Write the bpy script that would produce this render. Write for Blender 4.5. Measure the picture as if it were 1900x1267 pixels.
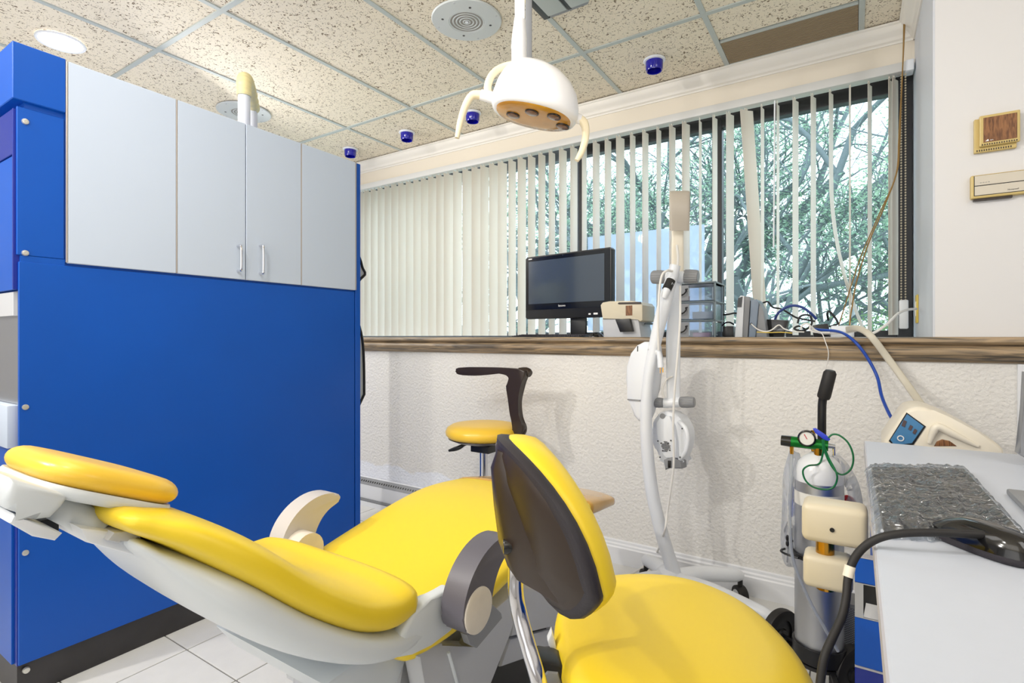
import bpy, bmesh, math, random
from mathutils import Vector, Matrix
import numpy as np

# ------------------------------------------------------------------ reset
for o in list(bpy.data.objects): bpy.data.objects.remove(o)
SC = bpy.context.scene
COL = SC.collection
random.seed(7)

# ------------------------------------------------------------------ camera, sky, lights, exposure
H = 1.085
TH = math.radians(32.8); S_, C_ = math.sin(TH), math.cos(TH); FPX = 985.0; CV = 626.0
cam_d = bpy.data.cameras.new('camera'); cam = bpy.data.objects.new('camera', cam_d); COL.objects.link(cam)
cam.location = (0, 0, H); cam.rotation_euler = (math.radians(90), 0, TH)
cam_d.sensor_width = 36; cam_d.lens = 36 * FPX / 1900; cam_d.shift_y = -(633.5 - CV) / 1900
cam_d.clip_start = .02; cam_d.clip_end = 200
SC.camera = cam

w = bpy.data.worlds.new('world'); SC.world = w; w.use_nodes = True
bg = w.node_tree.nodes['Background']; bg.inputs[0].default_value = (.86, .93, 1.0, 1); bg.inputs[1].default_value = 3.2

def area(name, loc, rot, sx, sy, energy, col=(1, 1, 1)):
    d = bpy.data.lights.new(name, 'AREA'); d.shape = 'RECTANGLE'; d.size = sx; d.size_y = sy
    d.energy = energy; d.color = col
    o = bpy.data.objects.new(name, d); COL.objects.link(o); o.location = loc; o.rotation_euler = [math.radians(a) for a in rot]
    return o
def spot(name, loc, target, energy, size=110, blend=.6, rad=.06, col=(1, .96, .9)):
    d = bpy.data.lights.new(name, 'SPOT'); d.energy = energy; d.spot_size = math.radians(size); d.spot_blend = blend
    d.shadow_soft_size = rad; d.color = col
    o = bpy.data.objects.new(name, d); COL.objects.link(o); o.location = loc
    o.rotation_euler = (Vector(target) - Vector(loc)).to_track_quat('-Z', 'Y').to_euler()
    return o
area('fill_rear_top', (-.6, -.95, 2.52), (0, 0, 0), 2.4, 1.2, 9, (1, .99, .98))  # added soft fill under the ceiling behind the camera, no fixture there
area('fill_aisle_top', (-1.6, .55, 2.52), (0, 0, 0), 1.2, .6, 5, (1, .99, .98))  # added fill above the aisle, out of view and without a fixture
area('fill_right', (1.25, .7, 2.40), (38, 0, 48), 1.0, 1.0, 9, (1, .99, .98))  # added fill, tilted towards the blind slats to brighten them
area('fill_far_left', (-3.5, 1.5, 2.1), (20, -48, 0), .8, .8, 17, (1, .98, .96))  # added fill hidden behind the cabinet, aimed right to brighten the jamb
area('fill_rear_wall', (-1.1, -1.85, 1.5), (100, 0, 0), 3.0, 2.0, 15, (.96, .98, 1))  # added upright fill by the back wall, lifts walls and ceiling
area('fill_rear_up', (-.4, -.9, 1.0), (172, 0, 0), 2.6, 1.4, 38, (1, .98, .95))  # added upward fill behind the camera, brightens the ceiling
area('fill_left_up', (-3.3, 1.2, 1.35), (180, 0, 0), .9, 1.4, 7, (1, .98, .95))  # added upward fill behind the cabinet for the ceiling on the left
spot('downlight_lamp_left', (-2.6, -1.0, 2.53), (-1.5, 2.4, .6), 105, 100, .7, .05)
spot('downlight_lamp_mid', (-1.1, -.06, 2.53), (-1.2, 2.4, .6), 32, 110, .7, .05)
spot('downlight_lamp_back', (-1.9, -.6, 2.53), (-1.0, 2.4, .6), 36, 110, .7, .05)
SC.view_settings.view_transform = 'Standard'; SC.view_settings.look = 'None'
SC.view_settings.exposure = 0.16; SC.view_settings.gamma = 1; SC.view_settings.use_curve_mapping = False

# ------------------------------------------------------------------ helpers
def at(u, v, x=None, y=None, z=None, d=None):
    "point of the room seen at photo pixel (u, v) on a given plane"
    a = (u - 950) * C_ - FPX * S_; b = (u - 950) * S_ + FPX * C_; c = CV - v
    if x is not None: t = x / a
    elif y is not None: t = y / b
    elif z is not None: t = (z - H) / c
    else: t = d / FPX
    return Vector((a * t, b * t, H + c * t))

def srgb(r, g, b):
    f = lambda c: (c / 255 / 12.92) if c / 255 <= .04045 else ((c / 255 + .055) / 1.055) ** 2.4
    return (f(r), f(g), f(b), 1)

def mat(name, rgb, rough=.5, metal=0, spec=.5, bump=None, vary=None, coat=0, trans=0, emit=None):
    m = bpy.data.materials.new(name); m.use_nodes = True
    nt = m.node_tree; n = nt.nodes; l = nt.links; p = n['Principled BSDF']
    p.inputs['Base Color'].default_value = srgb(*rgb); p.inputs['Roughness'].default_value = rough
    p.inputs['Metallic'].default_value = metal; p.inputs['Specular IOR Level'].default_value = spec
    p.inputs['Coat Weight'].default_value = coat; p.inputs['Coat Roughness'].default_value = .15
    p.inputs['Transmission Weight'].default_value = trans
    tc = n.new('ShaderNodeTexCoord')
    if vary:                                   # (scale, amount) tint noise
        nz = n.new('ShaderNodeTexNoise'); nz.inputs['Scale'].default_value = vary[0]; nz.inputs['Detail'].default_value = 4
        l.new(tc.outputs['Object'], nz.inputs['Vector'])
        mx = n.new('ShaderNodeMix'); mx.data_type = 'RGBA'
        k = vary[1]
        mx.inputs['A'].default_value = srgb(*[max(0, c * (1 - k)) for c in rgb]); mx.inputs['B'].default_value = srgb(*[min(255, c * (1 + k)) for c in rgb])
        l.new(nz.outputs['Fac'], mx.inputs['Factor']); l.new(mx.outputs['Result'], p.inputs['Base Color'])
    if bump:                                   # (scale, strength, distance)
        nz = n.new('ShaderNodeTexNoise'); nz.inputs['Scale'].default_value = bump[0]; nz.inputs['Detail'].default_value = 3
        l.new(tc.outputs['Object'], nz.inputs['Vector'])
        bp = n.new('ShaderNodeBump'); bp.inputs['Strength'].default_value = bump[1]; bp.inputs['Distance'].default_value = bump[2]
        l.new(nz.outputs['Fac'], bp.inputs['Height']); l.new(bp.outputs['Normal'], p.inputs['Normal'])
    if emit:
        p.inputs['Emission Color'].default_value = (*emit[0], 1); p.inputs['Emission Strength'].default_value = emit[1]
    return m

def glassy(name, tint, gloss=.08, rough=.02, wrinkle=None, opacity=0.0, body=(235, 240, 245), fres=.6):
    "thin clear sheet: see-through with a sheen, optionally a little milky"
    m = bpy.data.materials.new(name); m.use_nodes = True
    nt = m.node_tree; n = nt.nodes; l = nt.links; n.remove(n['Principled BSDF']); out = n['Material Output']
    t = n.new('ShaderNodeBsdfTransparent'); t.inputs[0].default_value = srgb(*tint)
    g = n.new('ShaderNodeBsdfGlossy'); g.inputs['Roughness'].default_value = rough
    mx = n.new('ShaderNodeMixShader')
    lw = n.new('ShaderNodeLayerWeight'); lw.inputs[0].default_value = .25
    mt = n.new('ShaderNodeMath'); mt.operation = 'MULTIPLY_ADD'; mt.inputs[1].default_value = fres; mt.inputs[2].default_value = gloss
    l.new(lw.outputs['Fresnel'], mt.inputs[0]); l.new(mt.outputs[0], mx.inputs[0])
    l.new(t.outputs[0], mx.inputs[1]); l.new(g.outputs[0], mx.inputs[2])
    last = mx
    if opacity:
        d = n.new('ShaderNodeBsdfDiffuse'); d.inputs[0].default_value = srgb(*body)
        m2 = n.new('ShaderNodeMixShader'); m2.inputs[0].default_value = opacity
        l.new(mx.outputs[0], m2.inputs[1]); l.new(d.outputs[0], m2.inputs[2]); last = m2
    if wrinkle:
        tc = n.new('ShaderNodeTexCoord'); nz = n.new('ShaderNodeTexNoise'); nz.inputs['Scale'].default_value = wrinkle[0]
        nz.inputs['Detail'].default_value = 3; nz.inputs['Distortion'].default_value = 1.5
        mp = n.new('ShaderNodeMapping'); mp.inputs['Scale'].default_value = wrinkle[2]; mp.inputs['Rotation'].default_value = (0, 0, .6)
        l.new(tc.outputs['Object'], mp.inputs[0]); l.new(mp.outputs[0], nz.inputs['Vector'])
        bp = n.new('ShaderNodeBump'); bp.inputs['Strength'].default_value = 1; bp.inputs['Distance'].default_value = wrinkle[1]
        l.new(nz.outputs['Fac'], bp.inputs['Height']); l.new(bp.outputs['Normal'], g.inputs['Normal'])
    l.new(last.outputs[0], out.inputs['Surface'])
    return m

class MB:
    "collects shapes in room coordinates; build() links them as one mesh object"
    def __init__(s): s.bm = bmesh.new()
    def _bev(s, geom_e, w_, seg=2):
        if w_ > 0: bmesh.ops.bevel(s.bm, geom=geom_e, offset=w_, segments=seg, profile=.5, affect='EDGES', clamp_overlap=True)
    def box(s, lo, hi, bevel=0, seg=2, M=None):
        lo = Vector(lo); hi = Vector(hi)
        r = bmesh.ops.create_cube(s.bm, size=1); vs = r['verts']
        for v in vs:
            v.co = Vector([(lo[i] + hi[i]) / 2 + v.co[i] * abs(hi[i] - lo[i]) for i in range(3)])
            if M is not None: v.co = M @ v.co
        if bevel: s._bev(list({e for v in vs for e in v.link_edges}), bevel, seg)
        return s
    def ring(s, pts): return [s.bm.verts.new(p) for p in pts]
    def skin(s, rings, close=True, caps=True):
        for a, b in zip(rings[:-1], rings[1:]):
            n = len(a)
            for i in range(n if close else n - 1):
                j = (i + 1) % n
                try: s.bm.faces.new((a[i], a[j], b[j], b[i]))
                except ValueError: pass
        if caps and close:
            for r, rev in ((rings[0], True), (rings[-1], False)):
                try: s.bm.faces.new(list(reversed(r)) if rev else r)
                except ValueError: pass
        return s
    def loft(s, ringpts, caps=True): return s.skin([s.ring(r) for r in ringpts], True, caps)
    def tube(s, path, r, seg=10, caps=True, flat=None):
        path = [Vector(p) for p in path]; n = len(path)
        rs = r if isinstance(r, (list, tuple)) else [r] * n
        if len(rs) != n: rs = list(np.interp(np.linspace(0, 1, n), np.linspace(0, 1, len(rs)), rs))
        rings = []; nrm = None
        for i, p in enumerate(path):
            t = (path[min(i + 1, n - 1)] - path[max(i - 1, 0)]).normalized()
            if nrm is None:
                nrm = t.orthogonal().normalized() if flat is None else (Vector(flat) - t * Vector(flat).dot(t)).normalized()
            else: nrm = (nrm - t * nrm.dot(t)).normalized()
            b = t.cross(nrm)
            rings.append([p + (nrm * math.cos(a) + b * math.sin(a)) * rs[i] for a in [2 * math.pi * k / seg for k in range(seg)]])
        return s.loft(rings, caps)
    def cyl(s, p0, p1, r0, r1=None, seg=20, bevel=0):
        r1 = r0 if r1 is None else r1
        if bevel:
            p0 = Vector(p0); p1 = Vector(p1); t = (p1 - p0).normalized()
            return s.tube([p0, p0 + t * bevel * .3, p0 + t * bevel, p1 - t * bevel, p1 - t * bevel * .3, p1], [r0 - bevel, r0 - bevel * .3, r0, r1, r1 - bevel * .3, r1 - bevel], seg)
        return s.tube([p0, p1], [r0, r1], seg)
    def lathe(s, prof, c=(0, 0, 0), axis=(0, 0, 1), seg=24, caps=True):
        c = Vector(c); ax = Vector(axis).normalized(); a = ax.orthogonal().normalized(); b = ax.cross(a)
        rings = [[c + ax * z + (a * math.cos(t) + b * math.sin(t)) * max(r, 1e-4) for t in [2 * math.pi * k / seg for k in range(seg)]] for r, z in prof]
        return s.loft(rings, caps)
    def prism(s, poly, off, bevel=0, seg=2):
        "closed 3-D polygon pushed along off"
        off = Vector(off); a = s.ring(poly); b = s.ring([Vector(p) + off for p in poly]); n = len(a)
        fs = [s.bm.faces.new(list(reversed(a))), s.bm.faces.new(b)]
        for i in range(n): fs.append(s.bm.faces.new((a[i], a[(i + 1) % n], b[(i + 1) % n], b[i])))
        if bevel: s._bev(list({e for f in fs[:2] for e in f.edges}), bevel, seg)
        return s
    def ell(s, c, rx, ry, rz, seg=20, M=None):
        r = bmesh.ops.create_uvsphere(s.bm, u_segments=seg, v_segments=seg // 2, radius=1)
        for v in r['verts']:
            p = Vector((v.co.x * rx, v.co.y * ry, v.co.z * rz))
            if M is not None: p = M @ p
            v.co = p + Vector(c)
        return s
    def build(s, name, m, parent=None, loc=None, smooth=35, fixn=True):
        bm = s.bm
        if fixn: bmesh.ops.recalc_face_normals(bm, faces=bm.faces[:])
        base = Vector(parent['base']) if parent is not None else (Vector(loc) if loc is not None else Vector((0, 0, 0)))
        for v in bm.verts: v.co -= base
        me = bpy.data.meshes.new(name); bm.to_mesh(me); bm.free()
        if m is not None: me.materials.append(m)
        if smooth:
            me.polygons.foreach_set('use_smooth', [True] * len(me.polygons)); me.set_sharp_from_angle(angle=math.radians(smooth))
        o = bpy.data.objects.new(name, me); COL.objects.link(o)
        if parent is not None: o.parent = parent; o['base'] = tuple(base)
        else: o.location = base; o['base'] = tuple(base)
        return o

def tag(o, label=None, cat=None, group=None, kind=None):
    if label: o['label'] = label
    if cat: o['category'] = cat
    if group: o['group'] = group
    if kind: o['kind'] = kind
    return o
def thing(name, label, cat, base, group=None):
    o = bpy.data.objects.new(name, None); COL.objects.link(o); o.location = base; o['base'] = tuple(base); o.empty_display_size = .05
    return tag(o, label, cat, group)
def copy_tree(o, delta, label=None):
    r = o.copy(); COL.objects.link(r); r.location = Vector(o.location) + Vector(delta)
    if label: r['label'] = label
    for ch in list(o.children):
        c = ch.copy(); COL.objects.link(c); c.parent = r
        for g in list(ch.children):
            d = g.copy(); COL.objects.link(d); d.parent = c
    return r
def piece(src, parent, loc, rotz=0, scale=None):
    "another copy of an alike piece"
    c = src.copy(); COL.objects.link(c); c.parent = parent; c.location = loc; c.rotation_euler = (0, 0, rotz)
    if scale: c.scale = scale
    return c
def spline(pts, n=8):
    P = [Vector(p) for p in pts]; P = [P[0] * 2 - P[1]] + P + [P[-1] * 2 - P[-2]]; out = []
    for i in range(1, len(P) - 2):
        for k in range(n):
            t = k / n; a, b, c, d = P[i - 1], P[i], P[i + 1], P[i + 2]
            out.append(.5 * ((2 * b) + (c - a) * t + (2 * a - 5 * b + 4 * c - d) * t * t + (3 * b - a - 3 * c + d) * t ** 3))
    return out + [P[-2]]
def sup(c, ax, ay, hx, hy, n=28, pw=3.0):
    "super-ellipse ring around c in the plane of ax, ay"
    out = []
    for k in range(n):
        t = 2 * math.pi * k / n; co, si = math.cos(t), math.sin(t)
        out.append(c + ax * (hx * math.copysign(abs(co) ** (2 / pw), co)) + ay * (hy * math.copysign(abs(si) ** (2 / pw), si)))
    return out
def text(name, s, size, loc, rot, m, parent, ext=.0006):
    cu = bpy.data.curves.new(name, 'FONT'); cu.body = s; cu.size = size; cu.extrude = ext; cu.align_x = 'CENTER'; cu.align_y = 'CENTER'; cu.resolution_u = 2
    tmp = bpy.data.objects.new('tmp', cu); COL.objects.link(tmp)
    me = bpy.data.meshes.new_from_object(tmp.evaluated_get(bpy.context.evaluated_depsgraph_get())); bpy.data.objects.remove(tmp)
    me.materials.clear(); me.materials.append(m)
    o = bpy.data.objects.new(name, me); COL.objects.link(o); o.parent = parent
    o.location = Vector(loc) - Vector(parent['base']); o.rotation_euler = rot
    return o
def Rz(a, c=(0, 0, 0)):
    c = Vector(c); return Matrix.Translation(c) @ Matrix.Rotation(a, 4, 'Z') @ Matrix.Translation(-c)

# ------------------------------------------------------------------ materials
M = {}
M['stucco'] = mat('stucco paint', (229, 228, 226), .75, bump=(75, .55, .012))
M['smooth_wall'] = mat('smooth wall paint', (224, 223, 223), .7, bump=(220, .06, .002))
M['jamb'] = mat('jamb paint', (214, 218, 226), .5)
M['cream'] = mat('cream bulkhead paint', (233, 224, 208), .65)
M['crown'] = mat('crown moulding paint', (240, 236, 228), .5)
M['white_trim'] = mat('white trim paint', (236, 238, 242), .4)
M['grout'] = mat('floor grout', (120, 118, 116), .9)
M['tile'] = mat('floor tile', (224, 224, 222), .42, bump=(260, .15, .002), vary=(14, .03))
M['rail'] = mat('ceiling rail', (186, 193, 190), .45)
M['frame'] = mat('dark window frame', (40, 40, 44), .4)
M['frame_grey'] = mat('grey window mullion', (90, 98, 108), .4)
M['glass'] = glassy('window glass', (240, 248, 250), .004, fres=.08)
M['sign'] = glassy('window sign film', (228, 234, 240), .01, .3, None, .70, (238, 242, 250), fres=.05)
_d = [n_ for n_ in M['sign'].node_tree.nodes if n_.type == 'BSDF_DIFFUSE'][0]; _t = M['sign'].node_tree.nodes.new('ShaderNodeBsdfTranslucent'); _t.inputs[0].default_value = srgb(218, 222, 238)
M['sign'].node_tree.links.new(_t.outputs[0], _d.outputs[0].links[0].to_socket)
M['headrail'] = mat('blind headrail', (214, 214, 212), .4)
M['chain'] = mat('bead chain', (196, 186, 160), .4)
M['blue'] = mat('blue laminate', (0, 82, 182), .38, vary=(3, .05), spec=.4)
M['navy'] = mat('navy laminate', (8, 38, 140), .3)
M['door'] = mat('white laminate door', (198, 210, 228), .45, bump=(420, .08, .001))
M['hinge'] = mat('piano hinge', (178, 168, 160), .35, .6)
M['kick'] = mat('black kick plate', (46, 44, 46), .45, vary=(9, .35))
M['chrome'] = mat('chrome', (225, 225, 230), .08, 1)
M['steel'] = mat('brushed steel', (190, 192, 196), .32, .9, bump=(90, .05, .001))
M['screw'] = mat('screw head', (214, 212, 205), .3, .7)
M['black'] = mat('black plastic', (22, 22, 24), .38)
M['gloss_black'] = mat('glossy black plastic', (14, 14, 16), .12, spec=.7)
M['rubber'] = mat('black rubber', (30, 28, 28), .6)
M['brownblack'] = mat('dark brown plastic', (48, 36, 28), .32, bump=(700, .1, .0006))
M['edge_black'] = mat('black vinyl edge', (44, 40, 46), .5, bump=(500, .3, .001))
M['yellow'] = mat('yellow vinyl', (250, 217, 46), .38, spec=.55, bump=(600, .05, .0006), vary=(2, .02))
M['gold'] = mat('golden yellow vinyl', (252, 206, 66), .3, spec=.5, bump=(600, .05, .0006))
M['wear'] = mat('amber plastic foot cover', (206, 156, 62), .18, coat=.5, vary=(7, .12))
M['white_plastic'] = mat('white plastic', (234, 238, 244), .3)
M['shell'] = mat('pale grey plastic shell', (222, 228, 232), .3)
M['pale_grey'] = mat('light grey plastic', (196, 198, 202), .4)
M['mid_grey'] = mat('mid grey plastic', (140, 142, 146), .45)
M['arm_grey'] = mat('dark grey armrest', (98, 96, 106), .42, bump=(500, .15, .0008))
M['arm_pale'] = mat('pale armrest', (206, 200, 196), .42)
M['disc'] = mat('ivory disc', (226, 218, 206), .35, vary=(25, .06))
M['beige'] = mat('beige plastic', (214, 204, 180), .38)
M['ivory'] = mat('ivory plastic', (240, 232, 214), .32)
M['cream_pipe'] = mat('cream ribbed pipe', (240, 226, 168), .4)
M['lamp_white'] = mat('lamp white enamel', (248, 248, 250), .28)
M['lamp_cream'] = mat('lamp cream handle', (246, 232, 198), .35)
M['lamp_face'] = mat('amber lamp shield', (196, 140, 40), .15, coat=.6, vary=(9, .25))
M['lamp_lens'] = mat('brown lamp lens', (112, 70, 26), .08, coat=.8)
M['brass'] = mat('brass post', (200, 150, 60), .22, 1)
M['counter'] = mat('grey white counter', (202, 208, 220), .42, vary=(30, .01))
M['counter_edge'] = mat('counter edge band', (186, 184, 190), .45)
M['oxy_white'] = mat('white tank shoulder', (238, 240, 244), .25)
M['alu'] = mat('brushed aluminium', (206, 208, 212), .40, 1, bump=(160, .05, .001))
M['green'] = mat('green anodised metal', (10, 120, 40), .22, .55)
M['green_cord'] = mat('green cord', (10, 110, 62), .4)
M['bluetag'] = mat('blue plastic tag', (50, 70, 210), .35)
M['bag'] = glassy('clear plastic bag', (232, 234, 240), .10, .12, (14, .03, (1, 1, .4)), .30)
M['wrap'] = glassy('cling wrap', (228, 233, 238), .15, .07, (10, .03, (1, 2.6, 1)), .05)
M['tubing'] = glassy('clear tubing', (205, 210, 215), .15, .1, None, .3)
M['drawer_clear'] = glassy('smoky clear drawer', (222, 228, 236), .05, .1, None, .12, (170, 185, 205))
M['drawer_frame'] = mat('grey drawer frame', (120, 132, 136), .35)
M['red'] = mat('red cloth', (206, 48, 60), .7)
M['pink'] = mat('pink plastic', (226, 130, 156), .5)
M['paper'] = mat('paper', (240, 238, 230), .8)
M['screen'] = mat('dark glossy screen', (62, 72, 84), .10, spec=.8, coat=1)
M['panel_blue'] = mat('blue control panel', (74, 130, 176), .3, vary=(9, .12))
M['panel_dark'] = mat('control key', (88, 72, 74), .4)
M['cable_blue'] = mat('blue cable', (20, 70, 170), .4)
M['cable_grey'] = mat('grey beige conduit', (206, 200, 184), .45)
M['cable_white'] = mat('white cable', (232, 230, 226), .4)
M['string'] = mat('brown string', (150, 118, 66), .8)
M['outlet'] = mat('yellowed outlet plate', (224, 196, 84), .4)
M['thermo'] = mat('yellowed beige plastic', (206, 182, 116), .4)
M['grey_lcd'] = mat('pale strip panel', (210, 202, 186), .45)
M['walnut'] = mat('walnut panel', (126, 82, 48), .5)
M['white_print'] = mat('white print', (240, 240, 240), .6)
M['dark_print'] = mat('dark print', (70, 70, 74), .6)
M['grille'] = mat('brown grille', (158, 140, 112), .55)
M['grille_back'] = mat('dark grille back', (60, 50, 42), .8)
M['speaker_mesh'] = mat('speaker mesh', (150, 146, 140), .5, bump=(500, .6, .004))
M['speaker_ring'] = mat('speaker plate', (205, 210, 210), .4)
M['blue_glass'] = mat('cobalt glass', (16, 16, 160), .1, spec=.6, coat=.4)
M['glow'] = mat('downlight glow', (255, 255, 255), .5, emit=((1, .98, .95), 9))
M['quilt'] = mat('grey apron cloth', (196, 204, 208), .6, bump=(30, .6, .01))
M['bark'] = mat('bark', (112, 122, 124), .9, bump=(20, .6, .02))
M['ground'] = mat('outdoor ground', (178, 184, 172), .9, vary=(1.5, .2))

def walnut_grain(m, sc, dark, light, stretch):
    nt = m.node_tree; n = nt.nodes; l = nt.links; p = n['Principled BSDF']
    tc = n.new('ShaderNodeTexCoord'); mp = n.new('ShaderNodeMapping'); mp.inputs['Scale'].default_value = stretch
    nz = n.new('ShaderNodeTexNoise'); nz.inputs['Scale'].default_value = sc; nz.inputs['Detail'].default_value = 6; nz.inputs['Distortion'].default_value = 1.2
    rp = n.new('ShaderNodeValToRGB'); rp.color_ramp.elements[0].position = .34; rp.color_ramp.elements[0].color = srgb(*dark)
    rp.color_ramp.elements[1].position = .62; rp.color_ramp.elements[1].color = srgb(*light)
    l.new(tc.outputs['Object'], mp.inputs[0]); l.new(mp.outputs[0], nz.inputs['Vector']); l.new(nz.outputs['Fac'], rp.inputs[0]); l.new(rp.outputs[0], p.inputs['Base Color'])
M['wood'] = mat('greyed oak sill', (160, 136, 104), .42)
walnut_grain(M['wood'], 9, (92, 84, 74), (176, 152, 120), (.45, 7, 7))
walnut_grain(M['walnut'], 40, (92, 56, 30), (150, 102, 62), (4, 1, .6))

def ceiling_tile_mat():
    m = mat('fissured ceiling tile', (226, 216, 198), .85); nt = m.node_tree; n = nt.nodes; l = nt.links; p = n['Principled BSDF']
    oi = n.new('ShaderNodeObjectInfo'); tc = n.new('ShaderNodeTexCoord'); ad = n.new('ShaderNodeVectorMath'); ad.operation = 'MULTIPLY_ADD'
    l.new(oi.outputs['Random'], ad.inputs[0]); ad.inputs[1].default_value = (37, 21, 5); l.new(tc.outputs['Object'], ad.inputs[2])
    nz = n.new('ShaderNodeTexNoise'); nz.inputs['Scale'].default_value = 62; nz.inputs['Detail'].default_value = 2.5; nz.inputs['Distortion'].default_value = 1.6
    l.new(ad.outputs[0], nz.inputs['Vector'])
    rp = n.new('ShaderNodeValToRGB'); e = rp.color_ramp.elements
    e[0].position = .35; e[0].color = srgb(118, 100, 76); e[1].position = .42; e[1].color = srgb(240, 229, 208)
    l.new(nz.outputs['Fac'], rp.inputs[0]); l.new(rp.outputs[0], p.inputs['Base Color'])
    bp = n.new('ShaderNodeBump'); bp.inputs['Strength'].default_value = .6; bp.inputs['Distance'].default_value = .004
    l.new(nz.outputs['Fac'], bp.inputs['Height']); l.new(bp.outputs['Normal'], p.inputs['Normal'])
    return m
M['ctile'] = ceiling_tile_mat()

def slat_mat():
    m = bpy.data.materials.new('vinyl blind slat'); m.use_nodes = True; nt = m.node_tree; n = nt.nodes; l = nt.links; n.remove(n['Principled BSDF'])
    d = n.new('ShaderNodeBsdfPrincipled'); d.inputs['Base Color'].default_value = srgb(246, 242, 232); d.inputs['Roughness'].default_value = .5
    t = n.new('ShaderNodeBsdfTranslucent'); t.inputs[0].default_value = srgb(250, 244, 240)
    mx = n.new('ShaderNodeMixShader'); mx.inputs[0].default_value = .5
    l.new(d.outputs[0], mx.inputs[1]); l.new(t.outputs[0], mx.inputs[2]); l.new(mx.outputs[0], n['Material Output'].inputs[0])
    return m
M['slat'] = slat_mat()
def leaf_mat(name, a, b):
    m = bpy.data.materials.new(name); m.use_nodes = True; nt = m.node_tree; n = nt.nodes; l = nt.links; n.remove(n['Principled BSDF'])
    tc = n.new('ShaderNodeTexCoord'); nz = n.new('ShaderNodeTexNoise'); nz.inputs['Scale'].default_value = 2.2; l.new(tc.outputs['Object'], nz.inputs['Vector'])
    mxc = n.new('ShaderNodeMix'); mxc.data_type = 'RGBA'; mxc.inputs['A'].default_value = srgb(*a); mxc.inputs['B'].default_value = srgb(*b); l.new(nz.outputs['Fac'], mxc.inputs['Factor'])
    d = n.new('ShaderNodeBsdfDiffuse'); t = n.new('ShaderNodeBsdfTranslucent'); mx = n.new('ShaderNodeMixShader'); mx.inputs[0].default_value = .45
    l.new(mxc.outputs['Result'], d.inputs[0]); l.new(mxc.outputs['Result'], t.inputs[0])
    l.new(d.outputs[0], mx.inputs[1]); l.new(t.outputs[0], mx.inputs[2]); l.new(mx.outputs[0], n['Material Output'].inputs[0])
    return m
M['leaf'] = leaf_mat('tree leaf', (138, 176, 164), (182, 204, 168))
M['leaf2'] = leaf_mat('shrub leaf', (98, 144, 104), (156, 182, 124))

def touch_up(m):
    nt = m.node_tree; n = nt.nodes; l = nt.links; p = n['Principled BSDF']
    tc = n.new('ShaderNodeTexCoord'); sp = n.new('ShaderNodeSeparateXYZ'); l.new(tc.outputs['Object'], sp.inputs[0])
    nz = n.new('ShaderNodeTexNoise'); nz.inputs['Scale'].default_value = 5; nz.inputs['Detail'].default_value = 7; l.new(tc.outputs['Object'], nz.inputs['Vector'])
    a = n.new('ShaderNodeMath'); a.operation = 'MULTIPLY_ADD'; a.inputs[1].default_value = .16; l.new(nz.outputs['Fac'], a.inputs[0]); l.new(sp.outputs['Z'], a.inputs[2])
    mr = n.new('ShaderNodeMapRange'); mr.inputs['From Min'].default_value = .335; mr.inputs['From Max'].default_value = .35; mr.inputs['To Min'].default_value = 1; mr.inputs['To Max'].default_value = 0; l.new(a.outputs[0], mr.inputs['Value'])
    b = n.new('ShaderNodeMath'); b.operation = 'MULTIPLY_ADD'; b.inputs[1].default_value = .3; l.new(nz.outputs['Fac'], b.inputs[0]); l.new(sp.outputs['X'], b.inputs[2])
    m2 = n.new('ShaderNodeMapRange'); m2.inputs['From Min'].default_value = -1.52; m2.inputs['From Max'].default_value = -1.47; m2.inputs['To Min'].default_value = 1; m2.inputs['To Max'].default_value = 0; l.new(b.outputs[0], m2.inputs['Value'])
    mu = n.new('ShaderNodeMath'); mu.operation = 'MULTIPLY'; l.new(mr.outputs[0], mu.inputs[0]); l.new(m2.outputs[0], mu.inputs[1])
    mx = n.new('ShaderNodeMix'); mx.data_type = 'RGBA'; mx.inputs['A'].default_value = srgb(234, 232, 228); mx.inputs['B'].default_value = srgb(240, 243, 250)
    l.new(mu.outputs[0], mx.inputs['Factor']); l.new(mx.outputs['Result'], p.inputs['Base Color'])
touch_up(M['stucco'])

# ------------------------------------------------------------------ room shell
ZC = 2.564; YL = 2.43; YB = 3.12; XJ = .245; XL = -4.7; XR = 2.0; YBK = -2.2; SILL = 1.075; ZH = 2.375
def struct(o): o['kind'] = 'structure'; return o

fl = struct(MB().box((XL, YBK, -.06), (XR, YL + .02, -.004)).build('floor', M['grout'], loc=(0, 0, 0), smooth=0))
T = .305
tb = MB().box((-T / 2 + .0025, -T / 2 + .0025, -.006), (T / 2 - .0025, T / 2 - .0025, 0), .0012, 1)
tile0 = tb.build('tile', M['tile'], parent=fl, smooth=0)
first = True
for i in range(-7, 5):
    for j in range(-1, 5):
        x = -1.95 + T / 2 + T * (i); y = .94 + T / 2 + T * j
        if not (XL < x - T / 2 and y + T / 2 < YL + .02 and y > -.1): continue
        if first: tile0.location = (x, y, 0); first = False
        else: piece(tile0, fl, (x, y, 0))
rest = MB()
for i in range(-8, 13):
    for j in range(-10, 5):
        x = -1.95 + T / 2 + T * i; y = .94 + T / 2 + T * j
        if (-7 <= i < 5 and -1 <= j < 5 and y > -.1 and y + T / 2 < YL + .02 and XL < x - T / 2): continue
        x0, x1 = max(x - T / 2 + .0025, XL), min(x + T / 2 - .0025, XR); y0, y1 = max(y - T / 2 + .0025, YBK), min(y + T / 2 - .0025, YL)
        if x1 - x0 > .02 and y1 - y0 > .02: rest.box((x0, y0, -.006), (x1, y1, 0))
o = rest.build('outer_tile', M['tile'], parent=fl, smooth=0); o['kind'] = 'stuff'

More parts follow.
